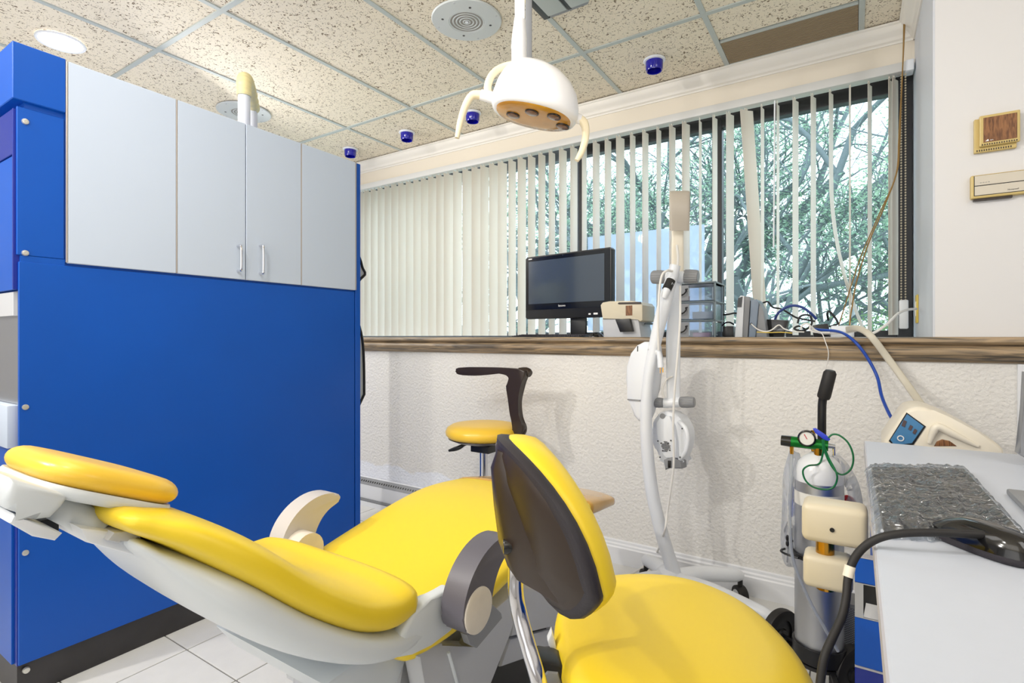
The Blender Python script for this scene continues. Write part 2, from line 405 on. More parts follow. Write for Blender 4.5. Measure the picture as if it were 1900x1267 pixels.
ce = struct(MB().box((XL, YBK, ZC + .03), (XR, YB + .3, ZC + .1)).build('ceiling', M['smooth_wall'], loc=(0, 0, 0), smooth=0))
CX0 = -.58; CT = .6096; CY = [-2.2, -1.13, .09, 1.31, 2.525, YB]
def ctile(x0, x1, y0, y1):
    g = .011
    return MB().box((x0 + g, y0 + g, ZC + .006), (x1 - g, y1 - g, ZC + .028)).build('ceiling_tile', M['ctile'], parent=ce, smooth=0)
xs = [CX0 + CT * k for k in range(-7, 5)]
xs = [XL] + [x for x in xs if XL + .05 < x < XR - .05] + [XR]
VENT = (CX0, CX0 + CT)
for x0, x1 in zip(xs[:-1], xs[1:]):
    for y0, y1 in zip(CY[:-1], CY[1:]):
        if y0 > 2.5:
            if x0 > XJ - .05: continue
            if abs(x0 - VENT[0]) < .01: ctile(x0, x1, y0, 2.80); continue
            ctile(x0, min(x1, XJ), y0, y1)
        else: ctile(x0, x1, y0, y1)
for x in xs[1:-1]:
    MB().box((x - .012, YBK, ZC), (x + .012, YB if x < XJ else YL, ZC + .03)).build('grid_rail', M['rail'], parent=ce, smooth=0)
for y in CY[1:-1]:
    MB().box((XL, y - .012, ZC - .0005), (XJ if y > YL else XR, y + .012, ZC + .0295)).build('grid_rail', M['rail'], parent=ce, smooth=0)

wl = struct(MB().box((XL - .1, YL, -.06), (XR, 3.34, SILL)).build('wall_window', M['stucco'], loc=(0, 0, 0), smooth=0))
struct(MB().box((XJ, YL, SILL), (XR, 3.34, ZC + .1)).build('wall_right_pier', M['smooth_wall'], loc=(0, 0, 0), smooth=0))
struct(MB().box((XL - .1, YB, ZH), (XJ, 3.34, ZC + .1)).build('wall_bulkhead', M['cream'], loc=(0, 0, 0), smooth=0))
struct(MB().box((XL - .1, YBK - .1, -.06), (XL, YL, ZC + .1)).build('wall_left', M['smooth_wall'], smooth=0))
struct(MB().box((XL - .1, YL, SILL), (XL, 3.34, ZC + .1)).build('wall_left_alcove', M['smooth_wall'], smooth=0))
struct(MB().box((XR, YBK - .1, -.06), (XR + .1, 3.34, ZC + .1)).build('wall_right', M['smooth_wall'], smooth=0))
struct(MB().box((XL, YBK - .1, -.06), (XR, YBK, ZC + .1)).build('wall_back', M['smooth_wall'], smooth=0))
struct(MB().box((XJ - .006, YL + .004, SILL + .004), (XJ, 3.2, ZC)).build('trim_1', M['jamb'], smooth=0))

def sweep_x(prof, x0, x1):   # profile of (y, z)
    return MB().loft([[Vector((x0, y, z)) for y, z in prof], [Vector((x1, y, z)) for y, z in prof]])
cp = [(0, 0), (-.062, 0), (-.062, -.008), (-.054, -.012), (-.050, -.026), (-.040, -.040), (-.026, -.050), (-.020, -.058), (-.018, -.068), (-.008, -.074), (-.006, -.082), (0, -.082)]
struct(sweep_x([(YB + a, ZC + b) for a, b in cp], XL, XJ).build('trim_2', M['crown'], smooth=30))
struct(MB().loft([[Vector((XJ - .006 + a, y, ZC + b)) for a, b in cp] for y in (YL, YB)]).build('trim_3', M['crown'], smooth=30))
sp = [(.02, SILL - .07), (.02, SILL + .012), (-.026, SILL + .012), (-.036, SILL + .008), (-.040, SILL), (-.040, SILL - .006), (-.034, SILL - .013), (-.024, SILL - .016),
      (-.020, SILL - .020), (-.030, SILL - .024), (-.038, SILL - .032), (-.040, SILL - .044), (-.036, SILL - .056), (-.026, SILL - .066), (-.012, SILL - .071), (-.008, SILL - .078), (.02, SILL - .078)]
struct(sweep_x([(YL + a, b) for a, b in sp], XL, XR).build('trim_4', M['wood'], smooth=40))
bp_ = [(.01, 0), (-.018, 0), (-.018, .078), (-.014, .084), (-.014, .092), (-.008, .098), (-.008, .108), (0, .112), (.01, .112)]
struct(sweep_x([(YL + a, b) for a, b in bp_], -1.62, XR).build('baseboard_window', M['white_trim'], smooth=30))

# windows
wx = [-4.3, -3.31, -2.43, -1.552, -.671, XJ - .006]
for k, (a, b) in enumerate(zip(wx[:-1], wx[1:])):
    f = MB(); z0, z1 = SILL, ZH; y0, y1 = 3.24, 3.30
    f.box((a, y0, z0), (a + .028, y1, z1), .003).box((b - .028, y0, z0), (b, y1, z1), .003)
    f.box((a + .028, y0, z1 - .075), (b - .028, y1, z1), .003).box((a + .028, y0, z0), (b - .028, y1, z0 + .045), .003)
    o = struct(f.build('window_%d' % (k + 1), M['frame'] if k > 2 else M['frame_grey'], smooth=0))
    MB().box((a + .026, 3.266, z0 + .04), (b - .026, 3.272, z1 - .07)).build('pane', M['glass'], parent=o, smooth=0)
    if k == 4:
        MB().box((b - .06, 3.18, z0), (b - .002, 3.24, z1), .004).build('side_jamb', M['frame'], parent=o, smooth=0)
tag(MB().box((-1.51, 3.284, 1.13), (-.75, 3.288, 1.76)).build('window_sign', M['sign'], loc=(-1.13, 3.286, 1.13), smooth=0),
    'pale translucent sign sheet with faint lettering behind the second pane', 'sign')

# heater
hx0, hx1 = -3.3, -1.63
ht = thing('baseboard_heater', 'long white electric baseboard heater with black slotted top along the wall', 'heater', (-2.4, YL, 0))
MB().prism([(hx0, YL - .004, .03), (hx0, YL - .06, .03), (hx0, YL - .066, .045), (hx0, YL - .062, .135), (hx0, YL - .03, .17), (hx0, YL - .004, .17)], (hx1 - hx0, 0, 0), .002).build('casing', M['white_trim'], ht)
MB().prism([(hx0 + .01, YL - .0635, .137), (hx0 + .01, YL - .032, .1715), (hx0 + .01, YL - .03, .169), (hx0 + .01, YL - .06, .134)], (hx1 - hx0 - .02, 0, 0)).build('top_grille', M['mid_grey'], ht, smooth=0)
sl = MB()
for i in range(80):
    x = hx0 + .02 + i * .0205
    if x < hx1 - .03: sl.box((x, -.0008, -.006), (x + .010, .0008, .006), M=Matrix.Translation((0, YL - .048, .1545)) @ Matrix.Rotation(math.radians(-42), 4, 'X'))
o = sl.build('slot', M['black'], ht, smooth=0); o['kind'] = 'stuff'
MB().box((hx0, YL - .068, .0), (hx1, YL - .004, .03)).build('base_rail', M['white_trim'], ht, smooth=0)
MB().box((hx0, YL - .0695, .034), (hx1, YL - .064, .05)).build('gap_shade_strip', M['mid_grey'], ht, smooth=0)  # raised grey strip, its tone stands in for a shaded gap

# ------------------------------------------------------------------ ceiling fittings
def speaker(u, v, lab):
    p = at(u, v, z=ZC); t = thing('ceiling_speaker', lab, 'speaker', p, 'round ceiling speakers')
    c = p
    MB().lathe([(.055, .004), (.160, .004), (.164, 0), (.160, -.006), (.085, -.010), (.08, -.006)], c, seg=40, caps=False).build('plate', M['speaker_ring'], t)
    MB().lathe([(.0, -.0075), (.082, -.0075), (.082, .002), (0, .002)], c, seg=40).build('mesh_grille', M['speaker_mesh'], t)
    for k in range(5): MB().lathe([(.012 + .016 * k, -.0075), (.014 + .016 * k, -.0095), (.017 + .016 * k, -.0095), (.019 + .016 * k, -.0075)], c, seg=40, caps=False).build('grille_ring', M['speaker_ring'], t)
    MB().lathe([(0, -.011), (.008, -.010), (.008, -.006)], c, seg=12).build('centre_dot', M['white_plastic'], t)
    for k in range(4):
        a = math.radians(45 + 90 * k); q = c + Vector((math.cos(a) * .112, math.sin(a) * .112, -.0095)); MB().cyl(q, q + Vector((0, 0, .004)), .006, seg=10).build('screw', M['dark_print'], t)
    for k in range(4):
        a = math.radians(15 + 90 * k); q = c + Vector((math.cos(a) * .145, math.sin(a) * .145, -.0085)); MB().cyl(q, q + Vector((0, 0, .004)), .0045, seg=10).build('screw', M['pale_grey'], t)
    return t
speaker(866, 38, 'round grey ceiling speaker beside the dental light pole')
speaker(453, 208, 'round grey ceiling speaker behind the white pipes')

for i, (u, v, lab) in enumerate([(1214, 112, 'cobalt blue ceiling spotlight right of the dental light'), (877, 210, 'cobalt blue ceiling spotlight behind the left lamp handle'),
                                 (755, 246, 'cobalt blue ceiling spotlight, second nearest the blue cabinet'), (650, 277, 'cobalt blue ceiling spotlight just above the cabinet corner')]):
    p = at(u, v, z=ZC)
    if i == 0:
        base0 = p; t0 = thing('ceiling_spotlight', lab, 'ceiling light', p, 'blue glass ceiling spotlights')
        MB().lathe([(.036, .004), (.056, .004), (.058, -.002), (.054, -.007), (.044, -.009), (.040, -.004)], p, seg=32, caps=False).build('trim_ring', M['white_plastic'], t0)
        MB().lathe([(.046, -.006), (.044, -.05), (.040, -.058), (.036, -.056), (.036, -.010)], p, seg=32, caps=False).build('glass_shade', M['blue_glass'], t0)
        MB().lathe([(0, -.030), (.03, -.028), (.034, -.008), (0, -.006)], p, seg=20).build('bulb', M['blue_glass'], t0)
    else: copy_tree(t0, p - base0, lab)

p = at(113, 78, z=ZC)
t = thing('recessed_downlight', 'glowing round recessed downlight above the blue cabinet corner', 'ceiling light', p)
MB().lathe([(.088, .003), (.100, .003), (.102, -.002), (.098, -.007), (.088, -.004)], p, seg=36, caps=False).build('trim_ring', M['white_plastic'], t)
MB().lathe([(0, -.001), (.09, -.001), (.09, .004), (0, .004)], p, seg=36).build('lens', M['glow'], t)
spot('recessed_lamp', p + Vector((0, 0, -.02)), p + Vector((.3, 0, -2)), 8, 150, .9, .08)

vt = thing('air_vent', 'brown slotted air return grille in the ceiling by the window', 'vent', (CX0 + CT / 2, 2.95, ZC))
vx0, vx1, vy0, vy1 = CX0 + .014, CX0 + CT - .014, 2.815, 3.055
MB().box((vx0, vy0, ZC + .008), (vx1, vy1, ZC + .02)).build('backing', M['grille_back'], vt, smooth=0)
f = MB().box((vx0, vy0 - .012, ZC), (vx1, vy0, ZC + .02)).box((vx0, vy1, ZC), (vx1, vy1 + .008, ZC + .02)); f.build('frame', M['rail'], vt, smooth=0)
s0 = None
for k in range(18):
    y = vy0 + .006 + k * .0131
    if s0 is None: s0 = MB().box((vx0, y, ZC + .0005), (vx1, y + .0068, ZC + .008)).build('slat', M['grille'], vt, smooth=0); y00 = y
    else: piece(s0, vt, (0, y - y00, 0))

cf = thing('ceiling_light_mount', 'grey rectangular ceiling mount with dark frame and black slot at the top edge', 'fixture', (-1.05, 1.7, ZC))
bx0, bx1, by0, by1, bz = -1.16, -.90, 1.25, 2.07, 2.492
MB().prism([(bx0, by0, bz + .006), (bx1, by0, bz + .006), (bx1, by1 - .06, bz + .006), (bx1 - .05, by1, bz + .006), (bx0, by1, bz + .006)], (0, 0, ZC - bz - .006), .004).build('housing', M['mid_grey'], cf)
MB().box((bx0 + .035, by0 + .02, bz - .004), (bx0 + .125, by1 - .03, bz + .01), .003).build('panel', M['rail'], cf)
MB().box((bx0 + .145, by0 + .02, bz - .004), (bx1 - .03, by1 - .03, bz + .01), .003).build('panel', M['rail'], cf)
MB().box((bx0 + .005, by0 + .01, bz), (bx0 + .034, by1 - .012, bz + .008), .001).box((bx0 + .126, by0 + .02, bz), (bx0 + .144, by1 - .02, bz + .008), .001).build('slot', M['black'], cf)
q = Vector((bx0 + .022, by1 - .19, bz)); MB().cyl(q + Vector((0, 0, -.022)), q + Vector((0, 0, .002)), .009, seg=14, bevel=.002).build('knob', M['cream_pipe'], cf)

# ------------------------------------------------------------------ vertical blind
vb = thing('vertical_blind', 'off white vertical blind with turned slats across the windows', 'blind', (-1.7, 3.09, 1.11))
hz0, hz1 = 2.322, 2.366
hr = MB().box((-3.75, 3.055, hz0), (.222, 3.118, hz1), .004); hr.build('headrail', M['headrail'], vb)
MB().box((.200, 3.05, hz0 - .004), (.232, 3.12, hz1 + .003), .004).build('end_cap', M['white_plastic'], vb)
W = .089; zs0, zs1 = SILL + .022, hz0 - .012
def slat_mesh(lean=0.0, curl=0.0):
    b = MB(); rings = []
    n = 12
    for j in range(n + 1):
        f_ = j / n; z = zs1 + (zs0 - zs1) * f_
        off = Vector((lean * f_ ** 1 * 1.0 + curl * max(0, f_ - .45) ** 2, 0, 0)); row = []
        for (x, y) in [(-W / 2, 0), (-W / 4, .0035), (0, .0047), (W / 4, .0035), (W / 2, 0), (W / 2, .0008), (W / 4, .0043), (0, .0055), (-W / 4, .0043), (-W / 2, .0008)]:
            row.append(Vector((x, y, z)) + off)
        rings.append(row)
    b.loft(rings)
    # hanger neck
    b.box((-.009, .001, zs1), (.009, .005, zs1 + .010))
    return b
sl0 = slat_mesh().build('slat', M['slat'], loc=(0, 0, 1.11), smooth=40)
sl0.parent = vb; base = Vector(vb['base'])
pos = [-3.65, -3.57, -3.489, -3.422, -3.344, -3.262, -3.182, -3.105, -3.027, -2.946, -2.865, -2.789, -2.711, -2.632, -2.556, -2.468, -2.38, -2.294, -2.222, -2.145, -2.068, -1.987, -1.908, -1.83, -1.751,
       -1.675, -1.594, -1.515, -1.441, -1.359, -1.281, -1.201, -1.122, -1.044, -.963, -.884, -.807, -.727, -.649, -.570, -.408, -.253, -.173, -.016, .145, .163]
ang = [92, 92, 100, 98, 98, 97, 96, 94, 93, 94, 92, 94, 88, 89, 86, 88, 86, 79, 88, 86, 80, 90, 84, 88, 89,
       91, 83, 85, 95, 85, 86, 77, 89, 85, 90, 83, 76, 94, 85, 74, 87, 77, 78, 94, 77, 72]
used0 = False
for x, a in zip(pos, ang):
    a = a - 8 if x < -2.5 else a - 8 * max(0, -1.6 - x) / .9
    lc = Vector((x, 3.086, 1.11)) - base
    if not used0: sl0.location = lc; sl0.rotation_euler = (0, 0, math.radians(a)); used0 = True
    else: piece(sl0, vb, lc, math.radians(a))
for x, a, ln, cu in [(-.487, 53, .075, 0), (-.334, 88, .0, 0), (-.096, 80, 0, .34), (.064, 78, .0, 0)]:
    s2 = slat_mesh(0, 0)
    for v in s2.bm.verts:
        f_ = (zs1 - v.co.z) / (zs1 - zs0)
        p2 = Matrix.Rotation(math.radians(a), 4, 'Z') @ v.co; v.co = p2 + Vector((ln * f_ + cu * max(0, f_ - .35) ** 2, 0, 0))
    s2 = s2.build('slat', M['slat'], loc=(0, 0, 1.11), smooth=40); s2.parent = vb; s2.location = Vector((x, 3.086, 1.11)) - base
ch = MB()
for dx in (0, .016):
    for k in range(92): ch.ell((.185 + dx, 3.07, 2.31 - k * .0128), .0042, .0042, .005, 6)
o = ch.build('bead_chain', M['chain'], vb); o['kind'] = 'stuff'
MB().box((.176, 3.058, 1.125), (.212, 3.08, 1.26), .006).build('chain_weight', M['white_plastic'], vb)
MB().cyl((-.345, 3.045, 2.31), (-.35, 3.042, 1.55), .004, seg=8).build('wand', M['white_plastic'], vb)

# ------------------------------------------------------------------ outside
struct(MB().box((-30, 3.6, -1.3), (20, 40, -1.2)).build('ground', M['ground'], smooth=0))
def make_tree(name, label, base, trunk, seed, leaf, nleaf=26, lsize=.05, depth=4, r0=.13, spread=.75, droop=0.0, shr=.68, group='trees outside the windows', leafy=2):
    rnd = random.Random(seed); t = thing(name, label, 'tree', base, group); bk = MB(); tips = []
    def grow(p, d, L, r, lev):
        n = 5; pts = [p]; dd = d.copy()
        for k in range(n):
            dd = (dd + Vector((rnd.uniform(-1, 1), rnd.uniform(-1, 1), rnd.uniform(-.8, .8) - droop * (depth - lev))) * .16).normalized()
            pts.append(pts[-1] + dd * L / n)
        bk.tube(pts, [r, r * .62], 6 if lev > 1 else 8)
        if lev >= leafy: tips.extend([(q, dd, lev) for q in pts[1:]])
        if lev >= depth: return
        for k in range(rnd.choice((3, 4)) if lev else 6):
            q = pts[2 + (k % (n - 1))] if lev else pts[1 + k % n]
            ax = Vector((rnd.uniform(-1, 1), rnd.uniform(-1, 1), rnd.uniform(-.25, .7))).normalized()
            nd = (dd * (1 - spread) + ax * spread + Vector((0, 0, .05))).normalized()
            grow(q, nd, L * rnd.uniform(shr - .1, shr + .1), r * .55, lev + 1)
    for (p, d, L, r) in trunk: grow(Vector(p), Vector(d).normalized(), L, r, 0)
    bk.build('trunk', M['bark'], t, smooth=60)
    V = []; F = []
    for (q, d, lev) in tips:
        for k in range(nleaf):
            c = q + Vector((rnd.gauss(0, 1), rnd.gauss(0, 1), rnd.gauss(0, 1) * .6)) * (.10 if lev >= depth else .14)
            a = Vector((rnd.uniform(-1, 1), rnd.uniform(-1, 1), rnd.uniform(-.7, .4))).normalized() * lsize * rnd.uniform(.6, 1.25)
            b = a.orthogonal().normalized(); b = (b * math.cos(rnd.random() * 6) + a.normalized().cross(b) * math.sin(rnd.random() * 6)) * lsize * .28
            i = len(V); V += [c - a, c + b, c + a, c - b]; F.append((i, i + 1, i + 2, i + 3))
    me = bpy.data.meshes.new('foliage'); me.from_pydata([v - Vector(base) for v in V], [], F); me.materials.append(leaf)
    o = bpy.data.objects.new('foliage', me); COL.objects.link(o); o.parent = t; o['kind'] = 'stuff'; o['base'] = tuple(base)
    return t
ta = (-.85, 7.0, -1.2)
def V_(b, dz): return Vector(b) + Vector((0, 0, dz))
make_tree('tree', 'feathery tree with leaning limbs seen through the right pane', ta, [(ta, (.02, 0, 1), 3.2, .09), (V_(ta, 2.2), (.42, -.1, .8), 2.5, .055), (V_(ta, 2.5), (-.6, .1, .45), 2.0, .045), (V_(ta, 2.7), (.9, .1, .3), 1.7, .045)], 3, M['leaf'], 4, .026, 4, .1, .6, shr=.6)
tb_ = (-2.1, 8.0, -1.2)
make_tree('tree', 'feathery tree with thick trunk seen through the middle pane', tb_, [(tb_, (0, 0, 1), 3.6, .15), (V_(tb_, 2.6), (-.6, -.1, .5), 2.2, .06), (V_(tb_, 3.1), (.5, -.1, .5), 2.0, .07)], 5, M['leaf'], 4, .028, 4, .13, .6, shr=.6)
td = (-5.6, 9.0, -1.2)
make_tree('tree', 'feathery tree behind the half closed slats left of the black computer', td, [(td, (0, 0, 1), 3.6, .15), (V_(td, 2.4), (.6, -.1, .6), 2.4, .09), (V_(td, 2.4), (-.6, -.1, .5), 2.2, .08)], 8, M['leaf'], 4, .03, 4, .13, .6, shr=.6)
te = (1.6, 9.6, -1.2)
make_tree('tree', 'denser green tree at the right edge of the window', te, [(te, (0, 0, 1), 2.6, .11), (V_(te, 1.4), (-.6, -.2, .6), 2.0, .07)], 12, M['leaf2'], 4, .03, 4, .12, .6, shr=.6)
for i, (x, y, h, lab) in enumerate([(.05, 6.0, .9, 'leafy green shrub below the right pane, beside the string'), (-.62, 5.6, .85, 'leafy green shrub behind the white upright reader'), (.72, 6.9, 1.1, 'leafy green shrub at the right window edge')]):
    make_tree('shrub', lab, (x, y, -1.2), [((x, y, -1.2), (0, 0, 1), h + .75, .035), ((x, y, -1.0), (.3, 0, .9), h + .5, .03), ((x, y, -1.0), (-.3, 0, .9), h + .5, .03)], 20 + i, M['leaf2'], 9, .026, 3, .05, .5, group='shrubs outside the right pane', leafy=1, shr=.5)
tag(MB().cyl((.0, 8.9, -1.2), (.0, 8.9, 1.55), .035, seg=10).build('post', M['pale_grey'], loc=(.0, 8.9, -1.2)), 'pale slim post standing outside among the shrubs', 'post')

# ------------------------------------------------------------------ blue cabinet
XC = -2.1; YA, YE = .518, 1.838; ZT = 1.958; ZK = .10; DEP = .42
cb = thing('storage_cabinet', 'tall blue laminate cabinet with white upper doors and black kick plate', 'cabinet', (XC - DEP / 2, (YA + YE) / 2, 0))
MB().box((XC - DEP, YA + .03, ZK), (XC - .004, YE, ZT - .002)).build('body', M['blue'], cb, smooth=0)
MB().box((XC - DEP + .02, YA + .015, 0), (XC - .006, YE - .02, ZK + .004)).build('kick_plate', M['kick'], cb, smooth=0)
MB().box((XC - .004, YA + .016, ZK + .004), (XC + .006, 1.800, 1.312), .0015, 1).build('lower_panel', M['blue'], cb, smooth=0)
MB().box((XC - .004, 1.806, ZK + .004), (XC + .006, YE, ZT), .0015, 1).build('end_stile', M['blue'], cb, smooth=0)
MB().box((XC - .004, YA + .012, 1.332), (XC + .004, .643, 1.775), .0015, 1).build('column_panel', M['blue'], cb, smooth=0)
MB().box((XC - DEP, YA, 1.793), (XC + .012, .645, ZT + .004), .002, 1).build('upper_box', M['blue'], cb, smooth=0)
MB().box((XC - .004, YA + .02, 1.312), (XC + .0035, .645, 1.331)).build('seam_strip', M['blue'], cb, smooth=0)
dy = [(.650, .968), (.973, 1.231), (1.2345, 1.490), (1.495, 1.800)]
for k, (a, b) in enumerate(dy):
    d = MB().box((XC - .004, a, 1.320), (XC + .014, b, ZT - .001), .0018, 1).build('door', M['door'], cb, smooth=0)
    if k in (1, 2):
        y = 1.200 if k == 1 else 1.290
        u_ = 437 if k == 1 else 478
        zt, zb = 1.085 + (.375 if k == 1 else .372) * 1, 0
        z1 = at(u_, 457, x=XC)[2]; z0 = at(u_, 503 if k == 1 else 508, x=XC)[2]; y = at(u_, 480, x=XC)[1]
        MB().tube(spline([(XC + .014, y, z1), (XC + .034, y, z1), (XC + .042, y, z1 - .012), (XC + .042, y, z0 + .012), (XC + .034, y, z0), (XC + .014, y, z0)], 5), .0048, 8).build('handle', M['chrome'], d)
for y in (.6475, .9705, 1.4925, 1.803):
    h = MB()
    h.cyl((XC + .011, y, 1.322), (XC + .011, y, ZT - .002), .0034, seg=8)
    h.build('piano_hinge', M['hinge'], cb)
for (u, v) in [(30, 221), (35, 468), (38, 756), (41, 1027), (40, 1258)]:
    p = at(u, v, x=XC + .006); p.y = max(p.y, .549)
    if v > 1235: p = Vector((XC + .004, .552, .082))
    MB().lathe([(0, .003), (.004, .004), (.008, .003), (.0095, -.004), (0, -.004)], p, (1, 0, 0), 14).build('screw', M['screw'], cb)
# near end face with its niche
def nz(v, y=YA): return at(8, v, y=y)[2]
MB().box((XC - DEP, YA + .006, nz(290)), (XC - .012, YA + .03, nz(207)), .001, 1).build('navy_cover', M['navy'], cb, smooth=0)
MB().box((XC - DEP, YA + .010, nz(538)), (XC - .014, YA + .03, nz(291)), .001, 1).build('end_panel', M['blue'], cb, smooth=0)
MB().box((XC - DEP, YA + .022, nz(750)), (XC - .008, YA + .03, nz(540))).build('steel_back', M['steel'], cb, smooth=0)
MB().box((XC - DEP, YA + .012, nz(586)), (XC - .03, YA + .024, nz(542)), .001, 1).build('steel_plate', M['pale_grey'], cb, smooth=0)
MB().box((XC - DEP, YA - .004, nz(830)), (XC - .022, YA + .03, nz(751)), .004).build('white_tray', M['door'], cb)
MB().box((XC - DEP, YA + .008, ZK), (XC - .030, YA + .03, nz(832)), .001, 1).build('lower_end_panel', M['blue'], cb, smooth=0)
MB().box((XC - .028, YA + .014, ZK), (XC - .004, YA + .03, nz(832)), .001, 1).build('corner_post', M['navy'], cb, smooth=0)
MB().box((XC - .011, YA + .005, nz(538)), (XC - .004, YA + .03, nz(207)), .001, 1).build('corner_post', M['navy'], cb, smooth=0)

# aprons on the far end
def apron(name, lab, zt, zb, bulge, yb):
    t = thing(name, lab, 'apron', (XC - .2, YE + .02, zb), 'lead aprons on the cabinet end')
    n = 14; prof = []
    for k in range(n + 1):
        f = k / n; z = zt + (zb - zt) * f
        prof.append((z, yb(f)))
    a = MB(); a.loft([[Vector((XC - .34, YE + .004, z)), Vector((XC - .34, YE + y, z)), Vector((XC - .08, YE + y, z)), Vector((XC - .045, YE + y * .75, z)), Vector((XC - .04, YE + .004, z))] for z, y in prof])
    a.build('cloth', M['quilt'], t)
    MB().tube([(XC - .043, YE + y * .8 + .002, z) for z, y in prof], .007, 8).build('piping', M['black'], t)
    MB().tube([(XC - .10, YE + y + .002, z) for z, y in prof], .006, 8).build('piping', M['black'], t)
    return t
def yb1(f): return .012 + .052 * math.sin(math.pi * min(1, f * 1.02)) ** .8 + .03 * math.exp(-((f - .62) / .12) ** 2)
def yb2(f): return .02 + .062 * (1 - math.exp(-f * 6)) * (1 if f < .86 else max(0, 1 - (f - .86) / .14 * .85))
apron('lead_apron', 'grey lead apron with black piping hanging upper on the blue cabinet end', at(676, 466, y=YE + .03)[2], at(676, 530, y=YE + .03)[2], .05, yb1)
apron('lead_apron', 'longer grey lead apron with black piping hanging lower on the blue cabinet end', at(678, 594, y=YE + .03)[2], at(678, 757, y=YE + .03)[2], .05, yb2)

# pipes on top
pp = thing('vent_pipe', 'pair of white pipes with cream ribbed elbow rising from the blue cabinet', 'pipe', (-2.4, 1.4, ZT))
xa = -2.30; pa = at(453, 170, x=xa); xb = -2.47; pb = at(467, 190, x=xb)
ra = .0255
MB().cyl((pa.x, pa.y, ZT - .0015), pa, ra, seg=22).build('pipe', M['white_plastic'], pp)
MB().cyl((pb.x, pb.y, ZT - .0015), (pb.x, pb.y, pb.z), ra, seg=22).build('pipe', M['white_plastic'], pp)
top = at(453, 130, x=xa)[2] - ra
el = spline([pa - Vector((0, 0, .02)), (pa.x, pa.y, top - .03), (pa.x * .8 + pb.x * .2, pa.y * .8 + pb.y * .2, top), (pa.x * .4 + pb.x * .6, pa.y * .4 + pb.y * .6, top - .004), (pb.x * .96 + pa.x * .04, pb.y, top - .05), (pb.x, pb.y, pb.z - .02)], 14)
MB().tube(el, [.0325 if (k // 2) % 2 else .0305 for k in range(len(el))], 24).build('elbow', M['cream_pipe'], pp, smooth=60)

# ------------------------------------------------------------------ dental chair
XM = -.985
dc = thing('dental_chair', 'reclined yellow dental chair with white shell and grey armrests', 'dental chair', (XM, 1.05, 0))
X_ = Vector((1, 0, 0))
def cushion(stn, n_sub=8, pw=3.2, ring=36, end=(.5, .5), endr=.035):
    "stn: (y, z, half width, half thickness); round-ended upholstered slab around x = XM"
    P = spline([(y, z, 0) for y, z, a, b in stn], n_sub); A = spline([(a, b, 0) for y, z, a, b in stn], n_sub); n = len(P); rings = []
    def rg(i, sc, shift, scw):
        p = P[i]; t = (P[min(i + 1, n - 1)] - P[max(i - 1, 0)]).normalized(); nn = Vector((-t.y, t.x, 0))
        c = p + t * shift
        return sup(Vector((XM, c.x, c.y)), X_, Vector((0, nn.x, nn.y)), A[i].x * scw, A[i].y * sc, ring, pw)
    for k, s in ((0, .25), (1, .62), (2, .86)): rings.append(rg(0, s, -endr * math.sqrt(max(0, 1 - s * s)), 1 - (1 - s) * end[0] * .55))
    for i in range(n): rings.append(rg(i, 1, 0, 1))
    for s in (.86, .62, .25): rings.append(rg(n - 1, s, endr * math.sqrt(max(0, 1 - s * s)), 1 - (1 - s) * end[1] * .55))
    return MB().loft(rings)
# headrest: oval pad tilted toward the feet
hc = Vector((-1.01, .347, .868)); tilt = Matrix.Translation(hc) @ Matrix.Rotation(math.radians(-25), 4, 'X')
def oval_pad(prof, ax, ay, n=88, pw=3.4):
    rings = []
    for s, z in prof:
        rings.append([tilt @ Vector(p) for p in sup(Vector((0, 0, z)), Vector((1, 0, 0)), Vector((0, 1, 0)), ax * s, ay * s, n, pw)])
    return MB().loft(rings)
hd = oval_pad([(.25, .0215), (.6, .021)] + [(1 - .26 * (1 - math.cos(t_)), .020 * math.sin(t_)) for t_ in [math.radians(90 - 15 * k) for k in range(11)]], .128, .100).build('headrest_pad', M['gold'], dc, smooth=60)
oval_pad([(.965, -.016), (.985, -.021), (.975, -.028), (.91, -.033), (.6, -.035), (.2, -.036)], .128, .100).build('headrest_shell', M['shell'], dc, smooth=60)
# back
back = [(.347, .822, .168, .018), (.40, .793, .205, .026), (.47, .738, .235, .033), (.56, .655, .252, .036), (.65, .590, .262, .040), (.72, .562, .266, .044), (.775, .560, .262, .044)]
cushion(back, 8, 3.4, 40, endr=.03).build('backrest', M['yellow'], dc, smooth=60)
shell = [(.365, .772, .150, .012), (.41, .728, .195, .028), (.46, .680, .228, .038), (.55, .596, .252, .042), (.64, .534, .266, .040), (.72, .500, .270, .036), (.80, .490, .262, .030)]
cushion(shell, 8, 3.0, 40, endr=.03).build('back_shell', M['shell'], dc, smooth=60)
MB().prism([(XM - .10, .345, .80), (XM - .10, .36, .76), (XM - .10, .30, .80), (XM - .10, .29, .825)], (.19, 0, 0), .006).build('neck_plate', M['white_plastic'], dc)
